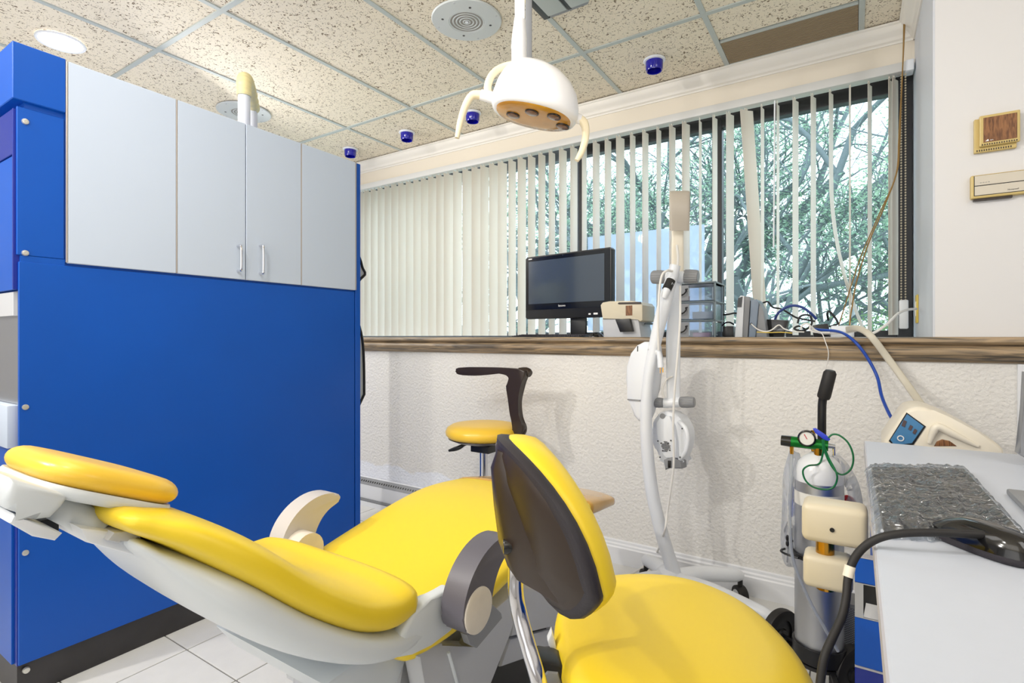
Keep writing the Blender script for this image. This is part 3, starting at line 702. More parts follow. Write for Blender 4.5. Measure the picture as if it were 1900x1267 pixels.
# headrest mechanism: bracket, tubes, lever
def hp(u, v, x=-.893): return at(u, v, x=x)
MB().prism([hp(22, 888), hp(132, 918), hp(118, 940), hp(96, 962), hp(68, 966), hp(40, 952), hp(14, 946), hp(8, 930)], (-.13, 0, 0), .010, 3).build('headrest_bracket', M['shell'], dc)
MB().cyl(hp(-12, 910, -1.02), hp(14, 914, -.96), .014, seg=16, bevel=.005).build('bracket_knob', M['white_plastic'], dc)
a_, b_ = hp(108, 938, -.95), hp(190, 982, -.93)
MB().tube([a_, a_.lerp(b_, .96), b_], [.0195, .0190, .0175], 20).build('outer_tube', M['shell'], dc)
c_ = hp(250, 996, -.91)
MB().tube([b_.lerp(c_, -.15), c_], [.0135, .0135], 18).build('inner_tube', M['mid_grey'], dc)
MB().prism([hp(200, 1003, -.88), hp(212, 988, -.88), hp(240, 984, -.88), hp(262, 992, -.88), hp(262, 1000, -.88), hp(240, 1000, -.88), hp(222, 1008, -.88)], (-.07, 0, 0), .006, 2).build('tube_clamp', M['pale_grey'], dc)
lv = [hp(24, 955), hp(110, 992), hp(118, 988), hp(102, 1004), hp(88, 1004), hp(50, 994), hp(18, 970)]
MB().prism([hp(27, 954), hp(118, 990), hp(104, 1004), hp(62, 996), hp(18, 971)], (-.10, 0, 0), .005, 2).build('release_lever', M['white_plastic'], dc)
MB().box(hp(76, 966, -.97), hp(96, 984, -1.0), .002).build('lever_stem', M['black'], dc)
# hinge arms joining back shell and seat
def yz(pts, x): return [Vector((x, y, z)) for y, z in pts]
hinge = [(.735, .515), (.79, .560), (.845, .588), (.88, .572), (.90, .51), (.87, .492), (.81, .480), (.76, .474), (.735, .485)]
hinge = [at(u, v, x=-.722) for u, v in [(767, 1138), (800, 1113), (838, 1090), (856, 1110), (858, 1150), (845, 1168), (800, 1197), (768, 1217), (742, 1222), (748, 1180)]]
for x, s in ((-.722, -.034), (-1.248, .034)): MB().prism([Vector((x, p.y, p.z)) for p in hinge], (s, 0, 0), .010, 3).build('hinge_arm', M['shell'], dc)
# seat and legrest
seat = [(.80, .445, .235, .034), (.88, .463, .262, .037), (.97, .480, .272, .038), (1.10, .505, .275, .038), (1.25, .532, .275, .037), (1.38, .545, .275, .036), (1.52, .538, .275, .035), (1.66, .521, .272, .031), (1.785, .500, .262, .024)]
cushion(seat, 8, 3.6, 44, endr=.025).build('seat', M['yellow'], dc, smooth=60)
cov = [(1.575, .533, .2785, .0378), (1.65, .522, .2775, .0350), (1.72, .511, .273, .031), (1.79, .4995, .268, .0275)]
cushion(cov, 6, 3.6, 44, endr=.028).build('foot_cover', M['wear'], dc, smooth=60)
# armrests
arm = [(.836, .520), (.842, .552), (.858, .584), (.885, .612), (.92, .632), (.962, .642), (1.005, .638), (1.028, .626), (1.030, .614), (1.016, .606), (.990, .596), (.966, .578), (.948, .552), (.936, .520), (.926, .494), (.905, .476), (.880, .472), (.855, .484), (.842, .500)]
arm = [(p.x, p.y) for p in spline([(y, z, 0) for y, z in arm] + [(arm[0][0], arm[0][1], 0)], 3)[:-1]]
a1 = MB().prism(yz(arm, -.655), (-.058, 0, 0), .006, 3).build('armrest', M['arm_grey'], dc, smooth=50)
dsc = Vector((-.655, .887, .520))
MB().lathe([(0, .006), (.040, .006), (.046, .003), (.047, -.002), (0, -.002)], dsc, (1, 0, 0), 36).build('pivot_disc', M['disc'], a1)
a2 = MB().prism(yz(arm, -1.315), (.058, 0, 0), .006, 3).build('armrest', M['arm_pale'], dc, smooth=50); tag(a2, 'paler armrest on the far side')
MB().lathe([(0, -.002), (.046, -.002), (.046, .05), (0, .05)], (-1.262, .89, .52), (1, 0, 0), 24).build('pivot_disc', M['disc'], a2)
# lift and base
def px(pts, x): return [at(u, v, x=x) for u, v in pts]
MB().prism(px([(866, 1178), (905, 1130), (916, 1122), (931, 1137), (933, 1147), (886, 1203), (872, 1196)], -.70), (-.02, 0, 0), .004).build('arm_bracket', M['mid_grey'], dc)
lk = px([(922, 1128), (960, 1096), (966, 1120), (945, 1180), (905, 1275), (872, 1410), (800, 1410), (796, 1290), (775, 1218), (800, 1196), (822, 1192), (880, 1206)], -.745)
MB().prism(lk, (-.045, 0, 0), .006, 2).build('lift_link', M['pale_grey'], dc)
MB().prism([Vector((-1.245, p.y, p.z)) for p in lk], (.045, 0, 0), .006, 2).build('lift_link', M['pale_grey'], dc)
MB().tube([Vector((-.742, p.y, p.z)) for p in px([(832, 1210), (850, 1275), (860, 1330)], -.742)], .004, 8).build('link_rib', M['shell'], dc)
MB().prism(yz([(.84, .42), (.80, .25), (.78, .06), (1.06, .06), (1.12, .42)], -.82), (-.33, 0, 0), .012, 2).build('pedestal', M['pale_grey'], dc)
MB().prism(px([(960, 1108), (972, 1090), (1036, 1092), (1040, 1160), (950, 1182)], -.775), (-.42, 0, 0), .008, 2).build('seat_frame', M['pale_grey'], dc)
MB().prism(px([(948, 1186), (1040, 1163), (1044, 1198), (930, 1238)], -.79), (-.39, 0, 0), .006, 2).build('lower_frame', M['pale_grey'], dc)
MB().prism(yz([(.62, .46), (.66, .40), (.80, .36), (.86, .44), (.82, .47)], -.80), (-.37, 0, 0), .008).build('back_support', M['shell'], dc)
MB().prism(yz([(.58, .0), (.58, .03), (.66, .06), (1.45, .06), (1.50, .02), (1.50, 0)], -.72), (-.53, 0, 0), .008).build('floor_plate', M['pale_grey'], dc)
MB().prism(yz([(1.07, .062), (1.07, .20), (1.44, .26), (1.44, .062)], -.80), (-.37, 0, 0), .004).build('shade_block', M['black'], dc)  # black block put in for the dark shadow under the frame

# ------------------------------------------------------------------ foreground operator stool
SX, SY, SZ = -.263, .911, .586
st = thing('operator_stool', 'yellow dental operator stool in the foreground with arched backrest on chrome post', 'stool', (SX, SY, 0))
Fv0 = Vector((-S_, C_, 0)); rot = .569; ux = Vector((math.cos(rot), math.sin(rot), 0)); uy = Vector((-math.sin(rot), math.cos(rot), 0))
rings = []
for s, z in [(.0, .004), (.35, .004), (.7, .002), (.88, -.004), (.955, -.013), (.99, -.026), (1.0, -.040), (.985, -.056), (.955, -.066)]:
    rings.append(sup(Vector((SX, SY, SZ + z)), ux, uy, max(.002, .199 * s), max(.002, .252 * s), 56, 2.31))
MB().loft(rings).build('seat', M['yellow'], st, smooth=70)
MB().loft([sup(Vector((SX, SY, SZ + z)), ux, uy, .199 * s, .252 * s, 56, 2.31) for s, z in [(.955, -.064), (.968, -.070), (.96, -.078), (.90, -.084), (.3, -.088)]]).build('seat_base', M['brownblack'], st, smooth=60)
MB().lathe([(.06, -.088), (.055, -.13), (.03, -.14), (.028, -.24)], (SX, SY, SZ), seg=20).build('mechanism', M['black'], st)
MB().cyl((SX, SY, .10), (SX, SY, SZ - .14), .022, seg=18).build('gas_column', M['chrome'], st)
for k in range(5):
    a = math.radians(72 * k + 20); e = Vector((SX + .24 * math.cos(a), SY + .24 * math.sin(a), .075))
    lg = MB().tube([(SX, SY, .12), Vector((SX, SY, .115)).lerp(e, .5) + Vector((0, 0, .012)), e], [.024, .02, .015], 12).build('leg', M['chrome'], st)
    c0 = e + Vector((0, 0, -.047)); tn = Vector((-math.sin(a), math.cos(a), 0))
    MB().cyl(c0 - tn * .02, c0 + tn * .02, .027, seg=18, bevel=.005).build('caster', M['black'], lg)
Bp = at(972, 1032, d=.85); nb = Vector((.77, .638, 0)); tg = Vector((.638, -.77, 0)); KC = 2.55; lean = .205
def padpt(s, h, off):
    n_ = (nb - tg * (2 * KC * s)).normalized()
    p = Bp + tg * s + nb * (KC * s * s) + Vector((0, 0, h)) - nb * (h * lean)
    return p + n_ * off
def arch(sc, off, n=40, zoff=0.0):
    "outline of the arched back in (s, h)"
    out = []
    for k in range(n):
        a = 2 * math.pi * k / n; co, si = math.cos(a), math.sin(a)
        s = .172 * math.copysign(abs(co) ** .82, co)
        h = (.182 * abs(si) ** .85) if si > 0 else -(.022 + .15 * co * co * (1 - co * co)) * abs(si) ** .7
        hc_ = .075
        out.append(padpt(s * sc, hc_ + (h + .010 - hc_) * sc, off))
    return out
MB().loft([arch(.96, .012), arch(.99, .018), arch(1.0, .026), arch(.995, .040), arch(.96, .058), arch(.88, .070), arch(.6, .080), arch(.2, .083)]).build('backrest_pad', M['yellow'], st, smooth=60)
MB().loft([arch(.93, -.006), arch(.985, -.004), arch(1.0, .003), arch(.995, .013), arch(.95, .018)]).build('edge_band', M['edge_black'], st, smooth=60)
MB().loft([arch(.2, -.016), arch(.6, -.014), arch(.86, -.010), arch(.95, -.003), arch(.93, .006)]).build('back_plate', M['brownblack'], st, smooth=60)
sp_ = MB().loft([[padpt(s + .034, h, o_) for s, h, o_ in row] for row in (
    [(-.060, -.010, -.012), (-.022, -.008, -.030), (.022, -.008, -.030), (.085, -.016, -.010)],
    [(-.060, .030, -.012), (-.024, .030, -.036), (.020, .030, -.036), (.066, .030, -.010)],
    [(-.052, .090, -.012), (-.020, .090, -.032), (.014, .090, -.032), (.042, .09, -.010)],
    [(-.040, .150, -.010), (-.012, .150, -.026), (.008, .150, -.026), (.024, .15, -.008)],
    [(-.020, .175, -.006), (-.006, .178, -.012), (.004, .178, -.012), (.012, .175, -.004)])])
sp_.build('spine', M['brownblack'], st, smooth=50)
q = padpt(.050, .040, -.033); MB().cyl(q - nb * .006, q + nb * .012, .011, seg=16, bevel=.002).build('screw', M['gloss_black'], st)
ps = padpt(-.004, .0, -.034)
post = spline([at(958, 1010, d=.845), at(957, 1060, d=.845), at(957, 1100, d=.84), at(964, 1140, d=.835), at(979, 1195, d=.82), at(1002, 1275, d=.80), Vector((-.40, .715, .475)), Vector((SX - .03, SY - .03, .470))], 8)
MB().tube(post, .0125, 16).build('back_post', M['chrome'], st)
def pq(pts, d): return [at(u, v, d=d) for u, v in pts]
MB().prism(pq([(984, 1240), (1000, 1228), (1032, 1233), (1066, 1250), (1072, 1290), (985, 1290)], .84), Fv0 * .05, .006, 2).build('tilt_block', M['black'], st)
MB().prism(pq([(1003, 1262), (1016, 1248), (1036, 1250), (1044, 1275), (1004, 1280)], .835), Fv0 * .03, .005, 2).build('tilt_housing', M['mid_grey'], st)
lv_ = MB().prism(pq([(997, 1218), (1022, 1217), (1028, 1231), (999, 1232)], .87), Fv0 * .03, .003, 2).build('lever', M['edge_black'], st)
rb_ = MB()
for k in range(4): rb_.tube([at(1001 + 6 * k, 1218, d=.868), at(1003 + 6 * k, 1231, d=.868)], .0012, 6)
rb_.build('lever_rib', M['black'], lv_)
MB().prism(pq([(1016, 1190), (1024, 1172), (1044, 1240), (1030, 1243)], .90), Fv0 * .02, .003, 2).build('lever_plate', M['white_plastic'], st)

# ------------------------------------------------------------------ small stool with arm by the wall
AX, AY, AZ = -1.545, 2.135, .655
s2 = thing('assistant_stool', 'round yellow stool with curved black arm standing by the textured wall', 'stool', (AX, AY, 0))
MB().lathe([(0, .006), (.11, .004), (.158, -.002), (.178, -.014), (.187, -.032), (.185, -.048), (.172, -.062)], (AX, AY, AZ), seg=44).build('seat', M['gold'], s2, smooth=70)
MB().lathe([(.172, -.060), (.173, -.066), (.14, -.080), (.07, -.088), (.06, -.10), (.03, -.105)], (AX, AY, AZ), seg=36).build('seat_base', M['brownblack'], s2)
MB().box((AX - .05, AY - .04, AZ - .135), (AX + .06, AY + .04, AZ - .098), .004).build('mechanism', M['black'], s2)
MB().cyl((AX, AY, .16), (AX, AY, AZ - .13), .021, seg=18).build('gas_column', M['chrome'], s2)
MB().lathe([(.034, .0), (.034, .012), (.022, .018)], (AX, AY, .33), seg=18).build('column_collar', M['black'], s2)
MB().tube(spline([(AX - .02, AY - .02, AZ - .10), at(866, 824, y=2.08), at(850, 831, y=2.06), at(833, 836, y=2.05)], 4), [.005, .005, .006, .011, .011, .006], 10).build('height_lever', M['black'], s2)
for k in range(5):
    a = math.radians(72 * k + 10); e = Vector((AX + .25 * math.cos(a), AY + .25 * math.sin(a), .08))
    lg = MB().tube([(AX, AY, .13), e], [.024, .015], 12).build('leg', M['black'], s2)
    c0 = e + Vector((0, 0, -.05)); tn = Vector((-math.sin(a), math.cos(a), 0)); MB().cyl(c0 - tn * .02, c0 + tn * .02, .027, seg=16, bevel=.005).build('caster', M['black'], lg)
# arm upright: flat section in the plane facing the camera, with the horizontal bar curling forward
def a2p(u, v, y=2.15): return at(u, v, y=y)
up = [(938, 716), (945, 702), (934, 693), (905, 695.5), (880, 697), (850, 695), (846, 689), (850, 682), (900, 681.5), (940, 683), (966, 686), (974, 692), (966, 715), (961, 745), (964, 780), (970, 792), (966, 806), (950, 809), (940, 804), (952, 797), (946, 770), (942, 740)]
pl = spline([Vector((u, v, 0)) for u, v in up] + [Vector((up[0][0], up[0][1], 0))], 3)[:-1]
MB().prism([a2p(p.x, p.y, 2.13) for p in pl], (0, .034, 0), .006, 2).build('arm', M['brownblack'], s2, smooth=50)
MB().tube(spline([at(962, 690, y=2.15), at(976, 690, y=2.17), at(984, 694, y=2.17)], 4), [.020, .022, .023, .022, .016], 14).build('arm_end', M['brownblack'], s2)
MB().tube(spline([at(976, 695, y=2.17), at(970, 712, y=2.18), at(963, 745, y=2.18), at(966, 778, y=2.18), at(972, 792, y=2.17), at(968, 804, y=2.15), at(945, 806, y=2.14)], 4), .015, 12).build('arm_rib', M['brownblack'], s2)

# ------------------------------------------------------------------ dental light
LD = 1.62
dl = thing('dental_light', 'white dental operating light hanging on a pole above the chair', 'dental light', at(966, 0, d=LD))
Rv = Vector((C_, S_, 0)); Fv = Vector((-S_, C_, 0)); Uv = Vector((0, 0, 1))
def lp(u, v, dd=0): return at(u, v, d=LD + dd)
ro = math.radians(12.5)
ax1 = (Rv * math.cos(ro) - Uv * math.sin(ro)).normalized(); ax3 = (Rv * math.sin(ro) + Uv * math.cos(ro)).normalized(); ax2 = ax3.cross(ax1).normalized()
ax3 = (ax3 + ax2 * -.0).normalized()
fc = lp(990, 214)
def headring(h, a, b, sh=0, back=0, n=48, pw=2.3): return sup(fc + ax3 * h + ax1 * sh + ax2 * back, ax1, ax2, a, b, n, pw)
hs = MB().loft([headring(-.004, .118, .090), headring(.0, .128, .099), headring(.012, .134, .105), headring(.04, .133, .104, -.002), headring(.075, .124, .097, -.006), headring(.105, .108, .085, -.012), headring(.130, .084, .068, -.020), headring(.147, .054, .046, -.028), headring(.155, .020, .018, -.033)], True)
hs.build('lamp_head', M['lamp_white'], dl, smooth=60)
face = MB().loft([headring(-.008, .02, .015), headring(-.008, .08, .06), headring(-.007, .112, .085), headring(-.001, .119, .091)], True).build('lamp_shield', M['lamp_face'], dl, smooth=60)
for (u, v) in [(952, 213), (987, 208), (1028, 216), (1044, 234)]:
    # put each lens on the shield plane
    ray = (at(u, v, d=1) - Vector((0, 0, H))); o_ = Vector((0, 0, H)); P0 = fc + ax3 * -.008
    tt = (P0 - o_).dot(ax3) / ray.dot(ax3); c = o_ + ray * tt
    ln_ = MB().loft([sup(c + ax3 * z, ax1, ax2, r, r, 24, 2) for r, z in ((.021, .001), (.021, -.003), (.0175, -.0035))]).build('lens_ring', M['gloss_black'], face)
    MB().loft([sup(c + ax3 * z, ax1, ax2, r, r, 24, 2) for r, z in ((.0178, -.001), (.0178, -.0045), (.010, -.006), (.002, -.0065))]).build('lens', M['lamp_lens'], ln_, smooth=60)
# yoke, handles, pole
yk = spline([lp(907, 182, -.0), lp(905, 160, .01), lp(914, 138, .02), lp(934, 124, .03), lp(962, 119, .03), lp(985, 122, .03), lp(1000, 128, .03)], 6)
MB().tube(yk, [.012, .012, .011, .011, .011], 14).build('yoke', M['lamp_cream'], dl)
MB().tube([lp(892, 176), lp(924, 184, .0)], [.016, .018], 16).build('pivot_sleeve', M['lamp_white'], dl)
MB().tube([lp(1060, 216), lp(1078, 222)], [.017, .014], 16).build('pivot_sleeve', M['lamp_white'], dl)
def handle(pts, r):
    P = spline(pts, 6); n = len(P); b = MB(); rings = []
    for i, p in enumerate(P):
        t = (P[min(i + 1, n - 1)] - P[max(i - 1, 0)]).normalized(); s = Fv; side = t.cross(s).normalized()
        rr = np.interp(i / (n - 1), [0, .3, .85, 1], r); rings.append(sup(p, s, side, rr * 1.1, rr, 16, 2.6))
    return b.loft(rings)
handle([lp(905, 179), lp(890, 176), lp(876, 178), lp(864, 196), lp(855, 224), lp(848, 256)], [.013, .0125, .010, .007]).build('handle', M['lamp_cream'], dl, smooth=60)
handle([lp(1070, 220), lp(1080, 224), lp(1086, 236), lp(1086, 258), lp(1079, 282), lp(1070, 298)], [.012, .0125, .010, .007]).build('handle', M['lamp_cream'], dl, smooth=60)
p_ = lambda v: lp(964 + (v - 60) * -.02, v)
MB().tube([lp(963, 124, .02), lp(963, 91, .02)], [.0235, .0235], 24).build('collar', M['lamp_white'], dl)
MB().tube([lp(963, 91, .02), lp(963, 88, .02), lp(963.5, 72, .02), lp(964, 48, .02), lp(964.5, 38, .02), lp(964.5, 33, .02)], [.024, .0245, .0235, .0195, .018, .0165], 24).build('pole_cone', M['lamp_white'], dl)
zt_ = ZC - .002
pb_ = lp(964.5, 40, .02)
MB().box((pb_.x - .0155, pb_.y - .0155, pb_.z), (pb_.x + .0155, pb_.y + .0155, zt_), .004, M=Rz(TH, pb_)).build('pole', M['lamp_white'], dl)
pg_ = at(981, 122, d=1.82)
MB().box((pg_.x - .011, pg_.y - .011, pg_.z - .02), (pg_.x + .011, pg_.y + .011, zt_), .003, M=Rz(TH, pg_)).build('support_arm', M['mid_grey'], dl)
MB().box((pb_.x - .03, pb_.y - .03, ZC - .03), (pg_.x + .03, pg_.y + .03, ZC - .001), .004).build('ceiling_flange', M['pale_grey'], dl)

# ------------------------------------------------------------------ whitening lamp on curved stand
wlp = thing('whitening_lamp', 'white whitening lamp on a curved wheeled stand in front of the sill', 'lamp stand', (-.64, 2.17, 0))
def wp(u, v, y=2.2): return at(u, v, y=y)
MB().tube(spline([wp(1252, 1068, 2.17), wp(1240, 1030, 2.16), wp(1224, 975, 2.14), wp(1208, 900, 2.12), wp(1199, 800, 2.10), wp(1202, 710, 2.10), wp(1216, 635, 2.11), wp(1234, 560, 2.12), wp(1253, 492, 2.13)], 8), [.029, .027, .0265, .026, .024, .022, .024, .027, .021], 18).build('curved_pole', M['white_plastic'], wlp, smooth=60)
# rear strip arm and looped top
def strip(pts, w_, th):
    P = spline(pts, 8); n = len(P); rings = []
    for i, p in enumerate(P):
        t = (P[min(i + 1, n - 1)] - P[max(i - 1, 0)]).normalized(); s = Rv; nn = t.cross(s).normalized()
        ww = np.interp(i / (n - 1), np.linspace(0, 1, len(w_)), w_); rings.append(sup(p, s, nn, ww, th, 20, 4))
    return MB().loft(rings)
strip([wp(1250, 748, 2.19), wp(1249, 640, 2.19), wp(1252, 560, 2.2), wp(1256, 500, 2.2)], [.026, .029, .024, .022], .011).build('lower_arm', M['white_plastic'], wlp, smooth=50)
strip([wp(1257, 515, 2.2), wp(1257, 440, 2.2), wp(1259, 395, 2.22), wp(1261, 366, 2.22)], [.026, .024, .026, .030], .010).build('upper_arm', M['ivory'], wlp, smooth=50)
loop = MB(); P_ = spline([wp(1261, 428, 2.165), wp(1261, 385, 2.155), wp(1261, 364, 2.17), wp(1262, 357, 2.2), wp(1262, 364, 2.24), wp(1262, 390, 2.26), wp(1260, 425, 2.26)], 6)
strip([tuple(p) for p in P_], [.038, .041, .042, .042, .041], .007).build('head_loop', mat('taupe plastic', (186, 178, 166), .35), wlp, smooth=50)
MB().box(wp(1245, 424, 2.19), wp(1276, 385, 2.24), .008).build('head_core', M['mid_grey'], wlp)
for (u0, u1, v, y, r) in [(1209, 1239, 514, 2.2, .029), (1268, 1296, 513, 2.2, .029), (1215, 1231, 747, 2.17, .021), (1261, 1289, 746, 2.17, .023)]:
    a, b = wp(u0, v, y), wp(u1, v, y); kn = MB(); dirv = (b - a).normalized(); a_x = dirv.orthogonal().normalized(); b_x = dirv.cross(a_x); rings = []
    for f, s in ((0, .7), (.04, .86), (.12, .97), (.5, 1.0), (.88, .92), (.97, .84), (1, .7)):
        rings.append([a.lerp(b, f) + (a_x * math.cos(t_) + b_x * math.sin(t_)) * r * s * (1 - .05 * (k % 2)) for k, t_ in enumerate([2 * math.pi * q_ / 40 for q_ in range(40)])])
    kn.loft(rings).build('knob', M['mid_grey'], wlp, smooth=20)
MB().tube([wp(1237, 512, 2.19), wp(1270, 514, 2.19)], .024, 18).build('joint', M['white_plastic'], wlp)
MB().tube([wp(1228, 748, 2.18), wp(1263, 746, 2.18)], .020, 18).build('joint', M['white_plastic'], wlp)
MB().tube(spline([wp(1254, 508, 2.15), wp(1246, 520, 2.11), wp(1238, 536, 2.09), wp(1232, 552, 2.09)], 5), [.015, .0155, .016, .015, .012], 14).build('hand_grip', M['white_plastic'], wlp)
MB().tube([wp(1245, 520, 2.108), wp(1237, 537, 2.088)], [.0178, .0182], 14).build('grip_ring', M['rubber'], wlp)
MB().prism([wp(u, v, 2.10) for u, v in [(1192, 634), (1203, 634), (1209, 642), (1210, 665), (1204, 725), (1198, 765), (1192, 780), (1183, 782), (1174, 772), (1164, 740), (1159, 705), (1160, 680), (1168, 655), (1180, 640)]], (.02, .085, 0), .016, 3).build('power_box', M['white_plastic'], wlp, smooth=50)
MB().prism([wp(u, v, 2.094) for u, v in [(1164, 740), (1187, 742), (1190, 741), (1186, 744), (1164, 742)]], (.01, .02, 0)).build('box_seam', M['mid_grey'], wlp)
MB().box(wp(1182, 652, 2.098), wp(1187, 642, 2.12), .001).build('switch', M['black'], wlp)
MB().tube([wp(1205, 645, 2.1), wp(1222, 655, 2.1)], [.014, .012], 12).build('box_clamp', M['white_plastic'], wlp)
# hanging lamp head, back towards the camera
hh = [(1219, 770), (1228, 764), (1240, 764), (1255, 770), (1266, 782), (1274, 800), (1275, 820), (1270, 840), (1264, 855), (1263, 868), (1234, 868), (1229, 852), (1218, 838), (1210, 815), (1209, 792)]
hp_ = spline([Vector((u, v, 0)) for u, v in hh] + [Vector((*hh[0], 0))], 3)[:-1]
hdd = MB().prism([wp(p.x, p.y, 2.16) for p in hp_], (.012, .07, 0), .014, 3).build('lamp_head', M['white_plastic'], wlp, smooth=50)
MB().prism([wp(u, v, 2.146) for u, v in [(1216, 785), (1226, 772), (1242, 772), (1250, 790), (1254, 815), (1256, 850), (1236, 850), (1230, 845), (1219, 815)]], (.006, .024, 0), .006, 2).build('back_cover', M['white_plastic'], hdd)
MB().prism([wp(u, v, 2.142) for u, v in [(1231, 853), (1246, 848), (1263, 857), (1264, 870), (1246, 866), (1234, 872)]], (.01, .05, 0), .004).build('lamp_nozzle', M['mid_grey'], hdd)
MB().box(wp(1239, 868, 2.138), wp(1246, 854, 2.15), .001).build('latch', M['black'], hdd)
MB().tube(spline([wp(1260, 782, 2.16), wp(1272, 795, 2.14), wp(1276, 815, 2.135), wp(1272, 838, 2.14), wp(1262, 852, 2.16)], 5), .009, 12).build('side_grip', M['white_plastic'], hdd)
MB().lathe([(0, 0), (.011, 0), (.011, -.004), (0, -.004)], wp(1229, 772, 2.145), (0, -1, 0), 16).build('button', M['mid_grey'], hdd)
vents = MB()
for i in range(7):
    for j in range(9):
        if abs(i - 3) + abs(j - 4) * .75 < 4.2: vents.lathe([(0, 0), (.0019, 0), (.0019, .003), (0, .003)], wp(1235, 828, 2.146) + Vector(((i - 3) * .0052 + (j % 2) * .0026, -.001, (j - 4) * .0048)), (0, -1, 0), 6)
for (u, v) in [(1221, 818), (1245, 817), (1227, 822), (1240, 822), (1230, 836), (1243, 835), (1209, 800), (1225, 848), (1262, 848), (1266, 795)]: vents.lathe([(0, 0), (.003, 0), (.003, .004), (0, .004)], wp(u, v, 2.145), (0, -1, 0), 8)
o = vents.build('vent_hole', M['dark_print'], hdd, smooth=0); o['kind'] = 'stuff'
# plug and cords
MB().tube([wp(1222, 652, 2.09), wp(1225, 668, 2.085), wp(1226, 682, 2.083)], [.009, .011, .012], 14).build('plug', M['white_plastic'], wlp)
MB().box(wp(1224.5, 692, 2.085), wp(1226, 682, 2.087)).box(wp(1229, 691, 2.085), wp(1231, 682, 2.087)).build('plug_prong', M['brass'], wlp, smooth=0)
MB().tube(spline([wp(1256, 455, 2.17), wp(1258, 478, 2.15), wp(1256, 497, 2.14), wp(1248, 503, 2.11), wp(1238, 502, 2.08), wp(1228, 512, 2.07), wp(1223, 545, 2.07), wp(1221, 600, 2.07), wp(1222, 650, 2.08)], 8), .0048, 8).build('cord', M['cable_white'], wlp)
MB().tube(spline([wp(1262, 530, 2.15), wp(1262, 590, 2.14), wp(1258, 650, 2.13), wp(1252, 720, 2.12), wp(1249, 790, 2.12), wp(1250, 860, 2.12), wp(1244, 910, 2.12), wp(1238, 950, 2.12), wp(1232, 990, 2.1), at(1215, 1030, z=.06), at(1180, 1060, z=.012), at(1140, 1075, z=.012)], 8), .0045, 8).build('cord', M['cable_white'], wlp)
MB().tube(spline([wp(1248, 698, 2.17), wp(1236, 705, 2.16), wp(1229, 722, 2.15), wp(1232, 738, 2.15)], 6), .004, 8).build('cord', M['cable_white'], wlp)
# base
hub = Vector((-.635, 2.17, .105))
MB().lathe([(.055, -.03), (.06, 0), (.05, .025), (.036, .04)], hub, seg=24).build('hub', M['white_plastic'], wlp, smooth=60)
for (u, v, z, cas) in [(1440, 1150, .085, 1), (1378, 1068, .115, 1), (1196, 1037, .115, 1), (1128, 1098, .085, 1)]:
    e = at(u, v, z=z)
    if e.y > 2.36: e.y = 2.36
    dv = (e - hub); lg = MB().tube(spline([hub + dv * .1, hub + dv * .45 + Vector((0, 0, .012)), hub + dv * .85 + Vector((0, 0, .004)), e], 5), [.034, .032, .029, .026, .016], 14).build('leg', M['white_plastic'], wlp, smooth=60)
    c0 = Vector((e.x, e.y, .038)) + Vector((dv.x, dv.y, 0)).normalized() * -.01; ta_ = Vector((.75, .66, 0)) if cas else Vector((1, 0, 0))
    MB().cyl(c0 - ta_ * .018, c0 + ta_ * .018, .037, seg=24, bevel=.004).build('caster', M['rubber'], lg)
    MB().cyl(c0 - ta_ * .020, c0 + ta_ * .020, .022, seg=20).build('caster_hub', M['pale_grey'], lg)
    MB().cyl(c0 + Vector((0, 0, .02)), (c0.x, c0.y, e.z), .010, seg=10).build('caster_stem', M['black'], lg)
MB().box(at(1192, 1068, z=.10) + Vector((0, -.012, -.02)), at(1228, 1052, z=.10) + Vector((0, 0, .0)), .003).build('paper_tag', M['paper'], wlp)

# ------------------------------------------------------------------ counter, drawer unit, jointed arm
CZ = .80
ct = MB().prism([(.025, .34, CZ - .028), (.025, 1.757, CZ - .028), (1.25, 1.757, CZ - .028), (1.25, .34, CZ - .028)], (0, 0, .028), .002, 1).build('countertop', M['counter'], loc=(.6, 1.0, CZ - .028), smooth=0)
tag(ct, 'grey white countertop with wrapped keyboard and mouse on it', 'countertop')
MB().box((.0225, .34, CZ - .0275), (.0255, 1.757, CZ - .002)).build('edge_band', M['counter_edge'], ct, smooth=0)
MB().box((.9, .45, 0), (.94, 1.6, CZ - .028)).build('support_panel', M['blue'], ct, smooth=0)
YF = 1.1
du = thing('drawer_cabinet', 'blue drawer cabinet with recessed metal pull under the counter', 'cabinet', (.25, 1.35, 0))
MB().box((.036, YF + .018, .06), (.50, 1.70, .703)).build('body', M['blue'], du, smooth=0)
MB().box((.02, YF + .03, .0), (.48, 1.68, .06)).build('plinth', M['kick'], du, smooth=0)
zA = .7035; zR0, zR1 = .600, .660; zB = .5125
d1 = MB().box((.001, YF, zR1), (.5, YF + .018, zA), .001, 1).box((.001, YF, zB + .003), (.5, YF + .018, zR0), .001, 1).box((.056, YF, zR0), (.5, YF + .018, zR1)).build('drawer', M['blue'], du, smooth=0)
pl_ = MB(); pl_.box((.001, YF - .0015, zR0), (.0135, YF + .004, zR1)).box((.0135, YF - .0015, zR0), (.056, YF + .003, zR0 + .002)).box((.054, YF - .0015, zR0), (.056, YF + .003, zR1)).box((.0135, YF - .001, zR1 - .0015), (.056, YF + .003, zR1))
pl_.prism([(.0135, YF, zR0), (.056, YF, zR0), (.056, YF + .002, zR0 + .001), (.045, YF + .016, zR0 + .024), (.018, YF + .016, zR0 + .024), (.0135, YF + .001, zR0 + .002)], (0, 0, .0005))
pl_.prism([(.054, YF, zR0), (.054, YF + .0165, zR0 + .02), (.054, YF + .0165, zR1), (.054, YF, zR1)], (.001, 0, 0))
pl_.build('recessed_pull', M['steel'], d1, smooth=0)
